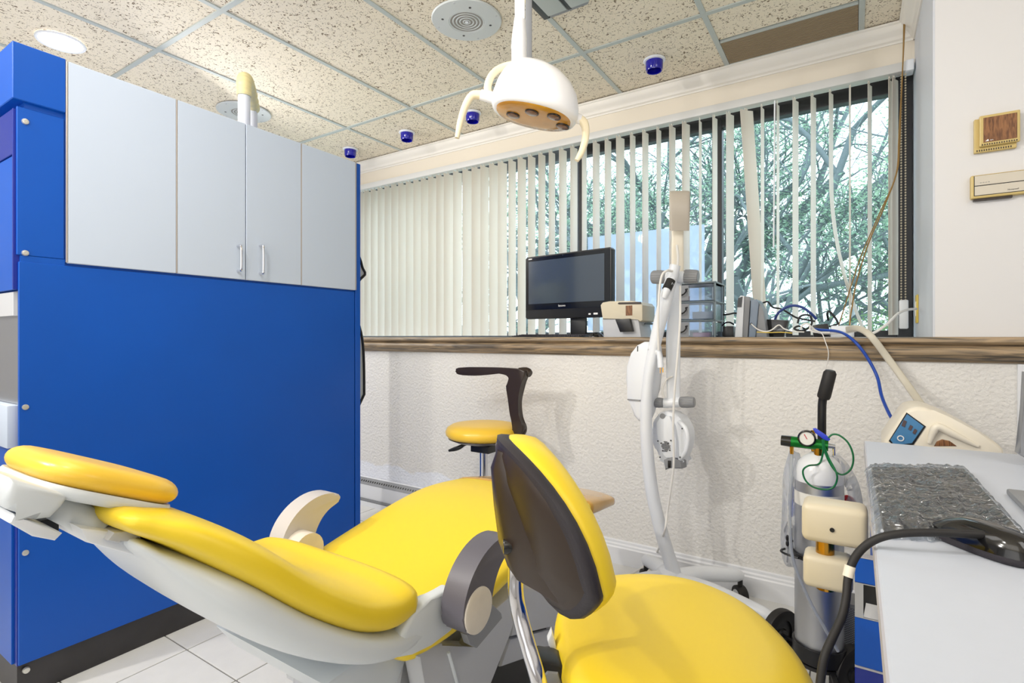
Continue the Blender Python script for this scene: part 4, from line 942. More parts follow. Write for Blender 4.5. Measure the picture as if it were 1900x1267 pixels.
MB().box((.0135, YF + .014, zR0 + .002), (.054, YF + .0175, zR1)).build('pull_hollow', M['black'], d1, smooth=0)
MB().box((.001, YF - .001, zA), (.5, YF + .018, zA + .0015)).build('top_edge', M['counter_edge'], du, smooth=0)
MB().box((.001, YF - .0012, zB), (.5, YF + .018, zB + .003)).build('drawer_edge', M['counter_edge'], du, smooth=0)
MB().box((.001, YF, .30), (.5, YF + .018, zB), .001, 1).build('drawer', M['navy'], du, smooth=0)
MB().box((.001, YF, .07), (.5, YF + .018, .296), .001, 1).build('drawer', M['navy'], du, smooth=0)

ja = thing('jointed_arm', 'beige two-part jointed arm with brass post beside the counter edge', 'arm', (-.05, 1.16, .62))
MB().box((-.083, 1.125, .706), (.021, 1.195, .777), .012, 3).build('upper_arm', M['beige'], ja, smooth=50)
MB().box((-.081, 1.13, .619), (-.0015, 1.19, .680), .011, 3).build('lower_arm', M['beige'], ja, smooth=50)
MB().cyl((-.046, 1.16, .612), (-.046, 1.16, .72), .0155, seg=22).build('post', M['brass'], ja)
q = at(1544, 983, y=1.125); MB().cyl(q + Vector((0, -.002, 0)), q + Vector((0, .006, 0)), .004, seg=12).build('screw', M['gloss_black'], ja)

# hose over the counter edge
hz = thing('black_hose', 'black hose arching over the counter edge with a metal crimp', 'hose', (.0, .85, .6))
hpts = [at(1960, 1005, d=.68), at(1900, 997, d=.69), at(1800, 991, d=.695), at(1710, 988, d=.70), at(1650, 993, d=.71), at(1612, 1008, d=.72), at(1586, 1035, d=.725), at(1574, 1070, d=.72), at(1570, 1110, d=.71), at(1562, 1145, d=.70), at(1546, 1180, d=.69), at(1531, 1215, d=.68), at(1524, 1250, d=.675), at(1521, 1300, d=.67), at(1530, 1400, d=.67)]
MB().tube(spline(hpts, 8), .0052, 14).build('hose_pipe', M['rubber'], hz)
MB().tube([at(1577.5, 1050, d=.722), at(1573, 1070, d=.72)], .0066, 14).build('crimp', M['ivory'], hz)

# wrapped keyboard
kc = [at(1640, 978, z=CZ + .012), at(1893, 985, z=CZ + .012), at(1788, 869, z=CZ + .012), at(1617, 866, z=CZ + .012)]
def kb(a, b, z=0.0):
    p = kc[0] * (1 - a) * (1 - b) + kc[1] * a * (1 - b) + kc[2] * a * b + kc[3] * (1 - a) * b; return Vector((p.x, p.y, CZ + z))
kd = thing('wrapped_keyboard', 'black keyboard wrapped in crinkled clear film on the grey counter', 'keyboard', kb(.5, .5))
MB().loft([[kb(a, b, z) for a, b in ((.0, .0), (1, 0), (1, 1), (0, 1))] for z in (.002, .012)]).build('case', M['black'], kd, smooth=0)
k0 = None
for r in range(6):
    for c in range(13):
        a0, a1 = .05 + r * .15, .05 + r * .15 + .128; b0, b1 = .03 + c * .0725, .03 + c * .0725 + .062
        # a runs across the short side, b along the long side
        MB().loft([[kb(a, b, .012) for a, b in ((a0, b0), (a1, b0), (a1, b1), (a0, b1))], [kb(a, b, .0165) for a, b in ((a0 + .012, b0 + .006), (a1 - .012, b0 + .006), (a1 - .012, b1 - .006), (a0 + .012, b1 - .006))]]).build('key', M['edge_black'], kd, smooth=0)
rnd = random.Random(4); b_ = MB(); N1, N2 = 80, 110; grid = []
from mathutils import noise as mn
def fold(a, b):
    q1 = Vector((a * 9 + b * 5, b * 2.2 - a * 1.5, 0)); q2 = Vector((a * 16 - b * 9, b * 5 + a * 4, 3.7)); q3 = Vector((a * 30, b * 30, 9))
    return 1.5 * (1 - 2.4 * abs(mn.noise(q1))) + .9 * (1 - 2.4 * abs(mn.noise(q2))) + .5 * mn.noise(q3) - 1
for i in range(N1 + 1):
    row = []
    for j in range(N2 + 1):
        a = -.07 + 1.12 * i / N1; b = -.05 + 1.09 * j / N2
        e = min(a + .07, 1.05 - a, b + .05, 1.04 - b)
        hgt = .0180 * min(1, e / .07) ** .6 + .0012 + max(-.001, .0028 * (.7 + fold(a, b)) * min(1, .35 + e / .08)) + .0003 * rnd.random()
        edge = .010 * fold(a * 1.7 + 3, b * 2.1) * (1 if e < .012 else 0)
        row.append(b_.bm.verts.new(kb(a + edge, b + edge, hgt)))
    grid.append(row)
for i in range(N1):
    for j in range(N2): b_.bm.faces.new((grid[i][j], grid[i + 1][j], grid[i + 1][j + 1], grid[i][j + 1]))
b_.build('film_wrap', M['wrap'], kd, smooth=60)

# mouse
m0, m1 = at(1706, 985, z=CZ), at(1896, 1060, z=CZ); md = (m1 - m0); mn = Vector((-md.y, md.x, 0)).normalized(); mc = (m0 + m1) / 2 + mn * .022
ms = thing('computer_mouse', 'large glossy black mouse beside the wrapped keyboard', 'mouse', Vector((mc.x, mc.y, CZ)))
mu = md.normalized()
def mring(z, a, b, sh=0): return sup(Vector((mc.x, mc.y, CZ + z)) + mu * sh, mu, mn, a, b, 36, 2.7)
MB().loft([mring(.001, .066, .029), mring(.006, .070, .0315), mring(.010, .070, .031)]).build('base', M['edge_black'], ms, smooth=60)
MB().loft([mring(.010, .069, .030), mring(.019, .062, .028, .004), mring(.029, .050, .023, .010), mring(.036, .034, .016, .014), mring(.038, .012, .006, .016)]).build('shell', M['gloss_black'], ms, smooth=60)

# monitor and foot at the right edge
mo = thing('desk_monitor', 'dark grey monitor at the right edge of the counter, mostly out of frame', 'monitor', (.40, 1.55, CZ))
A = at(1889, 800, y=1.6); 
MB().prism([(A.x, 1.6, at(1889, 842, y=1.6).z), (A.x + .03, 1.6, at(1889, 842, y=1.6).z - .021), (A.x + .45, 1.6, at(1889, 842, y=1.6).z - .021), (A.x + .45, 1.6, at(1889, 690, y=1.6).z), (A.x + .012, 1.6, at(1889, 690, y=1.6).z), (A.x + .008, 1.6, at(1889, 818, y=1.6).z)], (0, .035, 0), .004).build('back_case', M['mid_grey'], mo)
MB().box((A.x + .012, 1.592, at(1889, 812, y=1.6).z), (A.x + .44, 1.602, at(1889, 692, y=1.6).z), .002).build('screen', M['screen'], mo)
MB().box((A.x + .2, 1.61, CZ + .01), (A.x + .26, 1.64, .9), .004).build('neck', M['mid_grey'], mo)
F0 = at(1857, 968, z=CZ + .001); F1 = at(1860, 916, z=CZ + .001)
MB().box((F1.x + .005, F0.y, CZ + .001), (F1.x + .42, F1.y, CZ + .012), .003).build('foot', M['mid_grey'], mo)
MB().box((F1.x + .22, F1.y - .02, CZ + .006), (F1.x + .26, 1.62, CZ + .012)).build('foot_bar', M['mid_grey'], mo, smooth=0)
struct(MB().box((.462, YL - .012, .40), (.482, YL, SILL - .08), .002).build('trim_5', M['white_trim'], smooth=0))

# side cart and control unit behind the counter
MBc = thing('side_cart', 'white side cart behind the counter carrying the control unit', 'cart', (.26, 2.05, 0))
MB().box((.075, 1.86, .03), (.50, 2.26, .70), .01).build('body', M['pale_grey'], MBc)
for sx in (.10, .46):
    for sy in (1.90, 2.22): MB().cyl((sx - .01, sy, .018), (sx + .01, sy, .018), .018, seg=14).build('caster', M['black'], MBc)
cu_ = thing('control_unit', 'cream control unit with slanted blue panel behind the counter', 'medical device', (.25, 1.98, .70))
yd = 1.93
def dp(u, v, y=yd): return at(u, v, y=y)
out = [(1640, 818), (1676, 766), (1684, 759), (1700, 755), (1716, 756), (1732, 761), (1765, 775), (1815, 802), (1852, 824), (1862, 834), (1866, 850)]
pol = [dp(*o_) for o_ in out]; pol += [Vector((pol[-1].x, yd, .702)), Vector((pol[0].x, yd, .702))]
MB().prism(pol, (0, .20, 0), .012, 3).build('case', M['ivory'], cu_, smooth=50)
pn = [dp(1652, 816, yd - .001), dp(1683, 768, yd - .001), dp(1714, 791, yd - .001), dp(1692, 822, yd - .001), dp(1660, 826, yd - .001)]
pno = MB().prism(pn, (0, -.003, 0), .0008, 1).build('front_panel', M['panel_blue'], cu_, smooth=0)
pe = [dp(1649, 818, yd - .0005), dp(1682, 765, yd - .0005), dp(1718, 791, yd - .0005), dp(1695, 825, yd - .0005), dp(1660, 829, yd - .0005)]
MB().prism(pe, (0, -.0016, 0)).build('panel_rim', M['black'], cu_, smooth=0)
for (u, v, w_, h_) in [(1677, 784, 7, 11), (1689, 792, 6, 8), (1697, 799, 6, 8)]:
    MB().prism([dp(u - w_ / 2 - 1, v + h_ / 2, yd - .0045), dp(u - w_ / 2 + 3, v - h_ / 2, yd - .0045), dp(u + w_ / 2 + 2, v - h_ / 2 + 3, yd - .0045), dp(u + w_ / 2 - 2, v + h_ / 2 + 3, yd - .0045)], (0, -.002, 0), .0005, 1).build('key', M['panel_dark'], pno, smooth=0)
MB().lathe([(.006, 0), (.006, -.002), (.0085, -.002), (.0085, 0)], dp(1671, 813, yd - .0045), (0, 1, 0), 20, False).build('dial', M['white_print'], pno)
MB().prism([dp(u, v, yd - .002) for u, v in [(1733, 828), (1738, 819), (1748, 815), (1762, 818), (1776, 828)]], (0, .02, 0), .002).build('hand_recess', M['walnut'], cu_, smooth=0)
rdg = MB().tube(spline([dp(1724, 822, yd - .006), dp(1732, 800, yd - .008), dp(1742, 792, yd - .008), dp(1770, 806, yd - .006), dp(1815, 828, yd - .002)], 5), [.006, .010, .011, .010, .005], 14).build('front_ridge', M['ivory'], cu_, smooth=60)

# ------------------------------------------------------------------ oxygen cylinder on its cart
ox = Vector((-.09, 1.86, 0)); R_ = .0655
oc = thing('oxygen_cylinder', 'aluminium oxygen cylinder with white shoulder and green regulator on a cart', 'gas cylinder', ox)
tz = lambda v: at(1520, v, y=1.80)[2]
zsh = at(1520, 893, y=1.83)[2]; ztop = at(1520, 840, y=1.86)[2]
MB().lathe([(.050, .115), (R_ - .004, .118), (R_, .128), (R_, zsh)], ox, seg=48).build('tank', M['alu'], oc, smooth=40)
MB().lathe([(R_ + .0004, zsh - .004), (R_ + .0004, zsh + .008), (R_ - .003, zsh + .03), (.056, zsh + .05), (.042, zsh + .066), (.024, zsh + .078), (.019, zsh + .084), (.018, ztop)], ox, seg=44).build('shoulder', M['oxy_white'], oc, smooth=50)
MB().lathe([(R_ + .0006, zsh - .075), (R_ + .0006, zsh - .035)], ox, seg=48, caps=False).build('paper_label', M['paper'], oc)
MB().lathe([(.019, 0), (.021, .003), (.019, .006)], ox + Vector((0, 0, ztop)), seg=20).build('neck_ring', M['steel'], oc)
MB().box((ox.x - .02, ox.y - .014, ztop + .004), (ox.x + .016, ox.y + .014, ztop + .026), .003).build('valve', M['brass'], oc)
yr = 1.845
def op(u, v, y=yr): return at(u, v, y=y)
r0_, r1_ = op(1452, 817), op(1537, 827)
rg_ = MB().tube([op(1466, 818.6), r1_], [.0165, .0165], 24).build('regulator_body', M['green'], oc)
MB().tube([op(1449.5, 816.6), op(1468, 819)], [.0160, .0172], 24).build('regulator_cap', M['gloss_black'], rg_)
MB().tube([r1_, op(1550, 828.5)], [.008, .006], 14).build('regulator_stem', M['steel'], rg_)
MB().tube([op(1547, 826), op(1548, 845)], .004, 10).build('toggle_key', M['chrome'], rg_)
MB().tube([op(1519, 822), op(1519, 845)], [.014, .013], 14).build('yoke', M['brass'], oc)
g0 = op(1497, 813, yr - .022)
gg = MB().lathe([(0, .012), (.024, .012), (.025, .002), (.0245, -.006), (.021, -.008), (.020, -.004), (0, -.004)], g0, (0, 1, 0), 30).build('pressure_gauge', M['gloss_black'], oc)
MB().lathe([(0, -.0045), (.0195, -.0045), (.0195, -.003), (0, -.003)], g0, (0, 1, 0), 30).build('dial_face', M['paper'], gg)
MB().box(g0 + Vector((-.001, -.0055, -.002)), g0 + Vector((.001, -.0047, .014)), M=Matrix.Translation(g0) @ Matrix.Rotation(-.5, 4, 'Y') @ Matrix.Translation(-g0)).build('needle', M['red'], gg, smooth=0)
MB().tube([op(1508, 798), op(1510, 815)], .006, 10).build('valve_stem', M['brass'], oc)
MB().tube([op(1469, 828), op(1469, 842)], [.006, .005], 10).build('outlet_nipple', M['brass'], oc)
MB().prism([op(u, v, yr - .03) for u, v in [(1508, 795), (1513, 794), (1534, 808), (1541, 815), (1538, 818), (1530, 817), (1512, 803)]], (0, .006, 0), .002).build('tag', M['bluetag'], oc)
gc = [(1537, 812), (1545, 806), (1558, 808), (1574, 822), (1583, 845), (1580, 868), (1566, 880), (1552, 876), (1538, 856), (1530, 835), (1528, 815)]
MB().tube(spline([op(u, v, yr - .035) for u, v in gc], 8), .0026, 8).build('cord', M['green_cord'], oc)
gc = [(1526, 815), (1527, 838), (1520, 860), (1500, 864), (1490, 873), (1494, 890), (1508, 903), (1530, 908), (1546, 904), (1553, 890), (1551, 875), (1538, 850), (1529, 828)]
MB().tube(spline([op(u, v, yr - .075 if 2 < i < 11 else yr - .035) for i, (u, v) in enumerate(gc)], 8), .0026, 8).build('cord', M['green_cord'], oc)
MB().tube(spline([op(1469, 842), op(1467, 900, 1.80), op(1466, 980, 1.77), op(1472, 1040, 1.75), op(1500, 1110, 1.735), op(1530, 1165, 1.73), op(1555, 1208, 1.74)], 8), .0045, 10).build('oxygen_tube', M['tubing'], oc)
# cart
kt = thing('cylinder_cart', 'black wheeled cart carrying the oxygen cylinder, with upright grip handle', 'cart', (ox.x, ox.y + .02, 0))
for z, hgt in ((.118, .045), (at(1520, 1040, y=1.80)[2] - .01, .012)):
    MB().lathe([(R_ + .0015, z), (R_ + .0065, z), (R_ + .0065, z + hgt), (R_ + .0015, z + hgt)], ox, seg=40, caps=False).build('ring', M['black'], kt)
MB().lathe([(0, .100), (R_ + .004, .102), (R_ + .006, .113), (0, .113)], ox, seg=40).build('base_plate', M['black'], kt)
zr = at(1480, 1035, y=1.80)[2]
MB().tube(spline([(ox.x - .05, ox.y - .06, zr), (ox.x - .088, ox.y - .045, zr), (ox.x - .10, ox.y - .02, zr), (ox.x - .075, ox.y + .02, zr)], 5), .0035, 8).build('wire_loop', M['black'], kt)
MB().tube([op(1461, 1002, 1.80), op(1472, 1004, 1.80)], .003, 8).build('wing_screw', M['black'], kt)
MB().ell(op(1461, 998, 1.80), .005, .004, .010, 10).ell(op(1461, 1008, 1.80), .005, .004, .010, 10).build('wing_nut', M['black'], kt)
MB().tube(spline([(ox.x + .005, ox.y + .085, .09), (ox.x + .005, ox.y + .085, .5), at(1525, 850, y=1.955), at(1525, 770, y=1.955), at(1526, 745, y=1.955), at(1530, 728, y=1.95), at(1535, 705, y=1.94)], 8), .0125, 14).build('upright', M['black'], kt)
MB().tube([at(1528, 737, y=1.952), at(1529, 734, y=1.95), at(1540, 692, y=1.94), at(1541, 687, y=1.939)], [.0185, .0195, .0185, .013], 18).build('grip', M['rubber'], kt)
wc = Vector((-.208, 2.0, .083)); wax = Vector((.85, -.53, 0)).normalized()
MB().tube([wc - wax * .01, wc + wax * .24], .0055, 10).build('axle', M['black'], kt)
for k, c in enumerate((wc, wc + wax * .235)):
    wh = MB().lathe([(.050, .016), (.072, .018), (.081, .013), (.083, .005), (.0815, 0), (.083, -.005), (.081, -.013), (.072, -.018), (.050, -.016)], c, wax, 44, False).build('wheel', M['rubber'], kt)
    MB().lathe([(0, .010), (.018, .012), (.022, .006), (.050, .004), (.056, .010), (.056, -.010), (.05, -.004), (.022, -.006), (.018, -.012), (0, -.010)], c, wax, 30).build('wheel_hub', M['black'], wh)
for dx in (-.05, .05): MB().tube([(ox.x + dx * .6, ox.y + .03, .105), (ox.x + dx, ox.y + .06, wc.z)], .006, 8).build('axle_strut', M['black'], kt)
MB().tube(spline([(ox.x + .03, ox.y - .03, .11), (ox.x + .05, ox.y - .10, .09), (ox.x + .06, ox.y - .13, .012)], 5), .008, 10).build('front_leg', M['black'], kt)
# plastic bags
def bag(name, lab, outline, y0, depth, fill=None):
    t = thing(name, lab, 'plastic bag', at(*outline[-1], y=y0), None)
    P = spline([Vector((u, v, 0)) for u, v in outline] + [Vector((*outline[0], 0))], 4)[:-1]
    c = sum((at(p.x, p.y, y=y0) for p in P), Vector()) / len(P); b = MB(); rings = []; rn = random.Random(len(outline))
    for s, dy in ((1, 0), (.9, -.5), (.6, -.9), (.25, -1.0)):
        rings.append([c + (at(p.x, p.y, y=y0) - c) * s + Vector((0, depth * dy * (.75 + .5 * rn.random()), 0)) for p in P])
    b.loft(rings, False); b.skin([b.bm.verts and rings and b.ring(rings[0]), b.ring([c + (p - c) * .5 + Vector((0, .01, 0)) for p in rings[0]])], True, False)
    b.build('film', M['bag'], t, smooth=60, fixn=True); return t
b1 = bag('plastic_bag', 'clear plastic bag hanging left of the oxygen cylinder', [(1466, 832), (1476, 838), (1486, 850), (1484, 930), (1480, 1010), (1482, 1050), (1470, 1052), (1456, 1046), (1448, 1010), (1451, 940), (1453, 880)], 1.88, .03)
MB().ell(at(1470, 930, y=1.87), .012, .006, .05, 12).build('mask_strap', mat('pale blue strap', (140, 150, 200), .5), b1)
b2 = bag('plastic_bag', 'clear plastic bag with red cloth right of the oxygen cylinder', [(1546, 838), (1560, 846), (1580, 870), (1596, 905), (1600, 950), (1575, 985), (1545, 985), (1540, 920), (1540, 860)], 1.93, .035)
tag(MB().ell(at(1572, 945, y=1.945), .030, .010, .045, 18).build('red_cloth', M['red'], loc=at(1572, 980, y=1.945)), 'red cloth inside the clear bag right of the oxygen cylinder', 'cloth')
MB().tube(spline([at(1552, 878, y=1.925), at(1554, 910, y=1.925), at(1551, 945, y=1.925)], 4), [.004, .010, .006], 10).build('drawstring', M['green_cord'], b2)
# small fan heater behind
hh_ = thing('fan_heater', 'small white fan heater with perforated body behind the oxygen cylinder', 'heater', (.0, 1.99, 0))
MB().lathe([(.060, 0), (.064, .01), (.064, .028), (.056, .036), (.060, .045), (.0605, .11), (.056, .115)], (.0, 2.02, 0), seg=36).build('base', M['white_plastic'], hh_)
MB().lathe([(.052, .115), (.052, .24), (.046, .248), (0, .25)], (.0, 2.02, 0), seg=40).build('body', M['mid_grey'], hh_)
pr_ = MB()
for i in range(22):
    for j in range(34):
        a = math.radians(180 + i * 9 + (j % 2) * 4.5); pr_.tube([(.0521 * math.cos(a), 2.02 + .0521 * math.sin(a), .12 + j * .0035), (.0531 * math.cos(a), 2.02 + .0531 * math.sin(a), .12 + j * .0035)], .0011, 5)
o = pr_.build('mesh_dot', M['white_plastic'], hh_, smooth=0); o['kind'] = 'stuff'

# ------------------------------------------------------------------ things on the sill
LZ = SILL
TL, TR = at(975, 475, d=3.20), at(1134, 461, d=2.82)
TL.z = TR.z = (TL.z + TR.z) / 2
wv = (TR - TL); Wm = wv.length; wx_ = wv.normalized(); nv = Vector((wx_.y, -wx_.x, 0)); Hm = .372
ai = thing('desktop_computer', 'black all-in-one computer with dark glossy screen on the window sill', 'computer', (TL + TR) / 2 - Vector((0, 0, TL.z - LZ)))
def mp_(a, h, o_=0): return TL + wx_ * (a * Wm) - Vector((0, 0, h)) + nv * o_
def rrect(a0, a1, h0, h1, r, o_):
    return [mp_(a0 + r / Wm, h0, o_), mp_(a1 - r / Wm, h0, o_), mp_(a1, h0 + r, o_), mp_(a1, h1 - r, o_), mp_(a1 - r / Wm, h1, o_), mp_(a0 + r / Wm, h1, o_), mp_(a0, h1 - r, o_), mp_(a0, h0 + r, o_)]
MB().prism(rrect(0, 1, 0, Hm, .010, 0), nv * -.045, .004, 2).build('case', M['black'], ai)
MB().prism(rrect(.010, .990, .008, .318, .004, .0005), nv * .002).build('bezel', M['gloss_black'], ai, smooth=0)
MB().prism(rrect(.045, .932, .030, .283, .001, .0026), nv * .0008).build('screen', M['screen'], ai, smooth=0)
ry = math.atan2(wx_.y, wx_.x)
text('lettering', 'lenovo', .018, mp_(.46, .300, .004), (math.pi / 2, 0, ry), M['white_print'], ai)
MB().prism(rrect(.76, .785, .349, .357, .001, .0005), nv * .001).prism(rrect(.815, .86, .347, .357, .001, .0005), nv * .001).build('sticker', M['white_print'], ai, smooth=0)
MB().prism(rrect(.045, .09, .012, .018, .001, .003), nv * .0006).build('sticker', M['white_print'], ai, smooth=0)
MB().cyl(mp_(.47, .013, .002), mp_(.47, .013, .0032), .003, seg=10).build('webcam', M['screen'], ai)
nb0 = mp_(.52, Hm - .03, -.03); nb1 = mp_(.67, Hm - .03, -.05)
MB().prism([nb0, nb1, Vector((nb1.x, nb1.y, LZ + .008)), Vector((nb0.x, nb0.y, LZ + .008))], nv * -.02, .002).build('neck', M['black'], ai)
fb = mp_(.6, 0, -.05); MB().box((fb.x - .11, fb.y - .09, LZ), (fb.x + .11, fb.y + .08, LZ + .012), .004, M=Rz(ry, fb)).build('foot', M['black'], ai)
kk = (at(946, 619, y=2.46) + at(1078, 619, y=2.46)) / 2
kx0, kx1 = at(946, 619, y=2.45).x, at(1080, 619, y=2.45).x
kb2 = thing('desk_keyboard', 'slim black keyboard lying on the sill before the computer', 'keyboard', ((kx0 + kx1) / 2, 2.50, LZ))
MB().prism([(kx0, 2.44, LZ), (kx0, 2.44, LZ + .014), (kx0, 2.58, LZ + .026), (kx0, 2.58, LZ)], (kx1 - kx0, 0, 0), .002).build('case', M['black'], kb2, smooth=0)
for r in range(5):
    for c in range(16):
        x0 = kx0 + .012 + c * ((kx1 - kx0 - .024) / 16); y0 = 2.45 + r * .025; z0 = LZ + .0148 + r * .0021
        MB().box((x0, y0, z0), (x0 + (kx1 - kx0 - .024) / 16 - .003, y0 + .021, z0 + .004)).build('key', M['edge_black'], kb2, smooth=0)
mm = at(1102, 619, y=2.47)
ms2 = thing('computer_mouse', 'small black mouse on the sill right of the slim keyboard', 'mouse', Vector((mm.x, 2.49, LZ)))
MB().loft([sup(Vector((mm.x, 2.50, LZ + z)), Vector((1, 0, 0)), Vector((0, 1, 0)), a, b, 24, 2.4) for z, a, b in ((.001, .032, .052), (.012, .034, .055), (.026, .028, .044), (.035, .016, .024), (.037, .004, .006))]).build('shell', M['gloss_black'], ms2, smooth=60)
MB().box((mm.x - .003, 2.452, LZ + .02), (mm.x + .003, 2.475, LZ + .033), .001).build('wheel', M['rubber'], ms2)

# beige and grey printer
yp = 2.50
def pp_(u, v, y=yp): return at(u, v, y=y)
pt = thing('label_printer', 'beige and grey desktop printer with black chute beside the black computer', 'printer', (at(1160, 618, y=yp).x, yp + .08, LZ))
lo = [(1118, 616), (1119, 591), (1127, 589), (1182, 590), (1188, 616)]
MB().prism([pp_(1121, 640), pp_(1117, 592), pp_(1125, 588), pp_(1184, 590), pp_(1192, 640)], (0, .17, 0), .004).build('base', M['pale_grey'], pt)
up_ = [(1114, 566), (1118, 561), (1130, 559), (1170, 558), (1187, 560), (1192, 566), (1192, 594), (1186, 597), (1184, 591), (1118, 592)]
MB().prism([pp_(u, v, yp - .008) for u, v in up_], (.0, .19, 0), .004).build('hood', M['beige'], pt)
MB().prism([pp_(u, v, yp - .03) for u, v in [(1141, 592), (1168, 591), (1174, 615), (1150, 616)]], (0, .024, 0), .003).build('chute', M['black'], pt)
MB().prism([pp_(u, v, yp - .010) for u, v in [(1161, 567), (1173, 566.5), (1173, 585), (1161, 585.5)]], (0, .003, 0)).build('label', M['walnut'], pt, smooth=0)
MB().prism([pp_(u, v, yp - .011) for u, v in [(1146, 563), (1148, 561), (1189, 560), (1190, 562.5), (1188, 564), (1148, 564.5)]], (0, .004, 0)).build('slot', M['brownblack'], pt, smooth=0)
MB().prism([Vector((pp_(1192, 570).x + .001, yp + .02 + .15 * (1 - math.cos(a)) / 2, 0)) + Vector((0, 0, pp_(1192, 597).z - .012 + .012 * math.sin(a))) for a in [math.pi * k / 8 for k in range(9)]], (.004, 0, 0)).build('side_arch', M['black'], pt, smooth=0)

# three-drawer box
yq = 2.56
fx0, fx1 = at(1240, 600, y=yq).x, at(1327, 600, y=yq).x; zt_q = at(1290, 524, y=yq).z
du2 = thing('drawer_box', 'smoky three-drawer plastic box on the sill behind the white lamp stand', 'drawer unit', ((fx0 + fx1) / 2, yq + .1, LZ))
DD = .215; dh = (zt_q - LZ - .006) / 3
fr = MB()
for k in range(4):
    z = LZ + k * dh; fr.box((fx0, yq + .004, z), (fx1, yq + DD, z + .006), .001, 1)
for x in (fx0, fx1 - .007):
    for y in (yq + .004, yq + DD - .012): fr.box((x, y, LZ), (x + .007, y + .012, zt_q))
fr.box((fx0 - .003, yq, zt_q - .006), (fx1 + .003, yq + DD, zt_q + .002), .002)
fr.build('frame', M['drawer_frame'], du2, smooth=0)
for k in range(3):
    z0 = LZ + k * dh + .008; z1 = LZ + (k + 1) * dh - .003
    d = MB(); d.box((fx0 + .008, yq - .004, z0), (fx1 - .008, yq, z1), .001, 1).box((fx0 + .008, yq, z0), (fx0 + .010, yq + DD - .02, z1 - .004)).box((fx1 - .010, yq, z0), (fx1 - .008, yq + DD - .02, z1 - .004)).box((fx0 + .01, yq, z0), (fx1 - .01, yq + DD - .02, z0 + .002))
    d = d.build('drawer', M['drawer_clear'], du2, smooth=0)
    xh = at(1268, 560, y=yq).x; zc = (z0 + z1) / 2
    MB().tube(spline([(xh - .024, yq - .006, zc + .012), (xh - .022, yq - .016, zc - .004), (xh - .008, yq - .022, zc - .012), (xh + .008, yq - .020, zc - .006), (xh + .016, yq - .012, zc + .008), (xh + .012, yq - .006, zc + .016), (xh + .022, yq - .006, zc + .018)], 4), .0032, 8).build('handle', M['black'], d)
    MB().box((xh - .034, yq - .0055, z0 + .003), (xh + .026, yq - .004, z1 - .003)).build('handle_plate', M['mid_grey'], d, smooth=0)
xr0, xr1 = at(1284, 560, y=yq).x, at(1320, 560, y=yq).x
zz = lambda k: LZ + k * dh + .011
tag(MB().box((xr0, yq + .006, zz(0)), (xr1 - .008, yq + .036, zz(0) + .022), .008, 3).build('pink_case', M['pink'], loc=((xr0 + xr1) / 2, yq + .02, zz(0))), 'pink case in the bottom drawer of the smoky plastic box', 'case')
tag(MB().box((xr0, yq + .006, zz(1)), (xr1, yq + .10, zz(1) + .032), .001).build('paper_stack', M['paper'], loc=((xr0 + xr1) / 2, yq + .05, zz(1)), smooth=0), 'white paper stack in the middle drawer of the smoky plastic box', 'paper')
xr2 = at(1262, 560, y=yq).x
tag(MB().box((xr2 - .012, yq + .004, zz(2)), (at(1278, 560, y=yq).x, yq + .02, zz(2) + .02), .001).build('red_card', M['red'], loc=(xr2, yq + .01, zz(2)), smooth=0), 'red card in the top drawer of the smoky plastic box', 'card')

# upright devices
ys = 2.50
sc_ = thing('upright_reader', 'white upright reader with dark top window on the sill', 'scanner', (at(1380, 618, y=ys).x, ys + .06, LZ))
def sy(u, v, y=ys): return at(u, v, y=y)
def down(pts):  # continue the outline to the ledge
    return [Vector((p.x, p.y, LZ)) if i in (0, len(pts) - 1) else p for i, p in enumerate(pts)]
MB().prism(down([sy(1363, 620), sy(1366, 590), sy(1370, 553), sy(1374, 548), sy(1381, 549), sy(1377, 620)]), (0, .15, 0), .003).build('front_shell', M['white_plastic'], sc_)
MB().prism(down([sy(1377.3, 620, ys + .004), sy(1381.5, 549.5, ys + .004), sy(1390, 550, ys + .004), sy(1392, 556, ys + .004), sy(1387, 620, ys + .004)]), (0, .14, 0), .003).build('rear_shell', M['mid_grey'], sc_)
MB().prism([sy(1367.5, 570, ys - .0015), sy(1369.5, 553, ys - .0015), sy(1378, 550, ys - .0015), sy(1376, 570, ys - .0015)], (0, .003, 0)).build('dark_window', M['gloss_black'], sc_, smooth=0)
s3 = thing('upright_box', 'grey upright electronic box leaning beside the white reader', 'electronic box', (at(1405, 618, y=ys).x, ys + .06, LZ))
MB().prism(down([sy(1388.5, 620), sy(1393, 557), sy(1403, 555), sy(1408, 560), sy(1401, 620)]), (0, .15, 0), .004).build('case', mat('blue grey plastic', (128, 142, 160), .4), s3)
MB().prism(down([sy(1402, 620, ys + .01), sy(1408.5, 562, ys + .01), sy(1416, 574, ys + .01), sy(1424, 620, ys + .01)]), (0, .13, 0), .003).build('side_foot', M['mid_grey'], s3)
MB().cyl(sy(1394, 601, ys - .001), sy(1394, 601, ys + .004), .005, seg=12).build('socket', M['black'], s3)
pb2 = tag(MB().box(Vector((sy(1341, 610, 2.62).x, 2.62, LZ)), Vector((sy(1361, 610, 2.62).x, 2.70, sy(1350, 605, 2.62).z)), .004).build('power_brick', M['black'], loc=(sy(1350, 610, 2.62).x, 2.66, LZ)), 'black power brick between the drawer box and the white reader', 'adapter')
rt = thing('black_router', 'small black tapered router on the sill among the cables', 'router', (sy(1443, 618, 2.58).x, 2.62, LZ))
MB().prism(down([sy(1428, 620, 2.58), sy(1423, 592, 2.58), sy(1463, 594, 2.58), sy(1453, 620, 2.58)]), (0, .09, 0), .004).build('case', M['gloss_black'], rt)
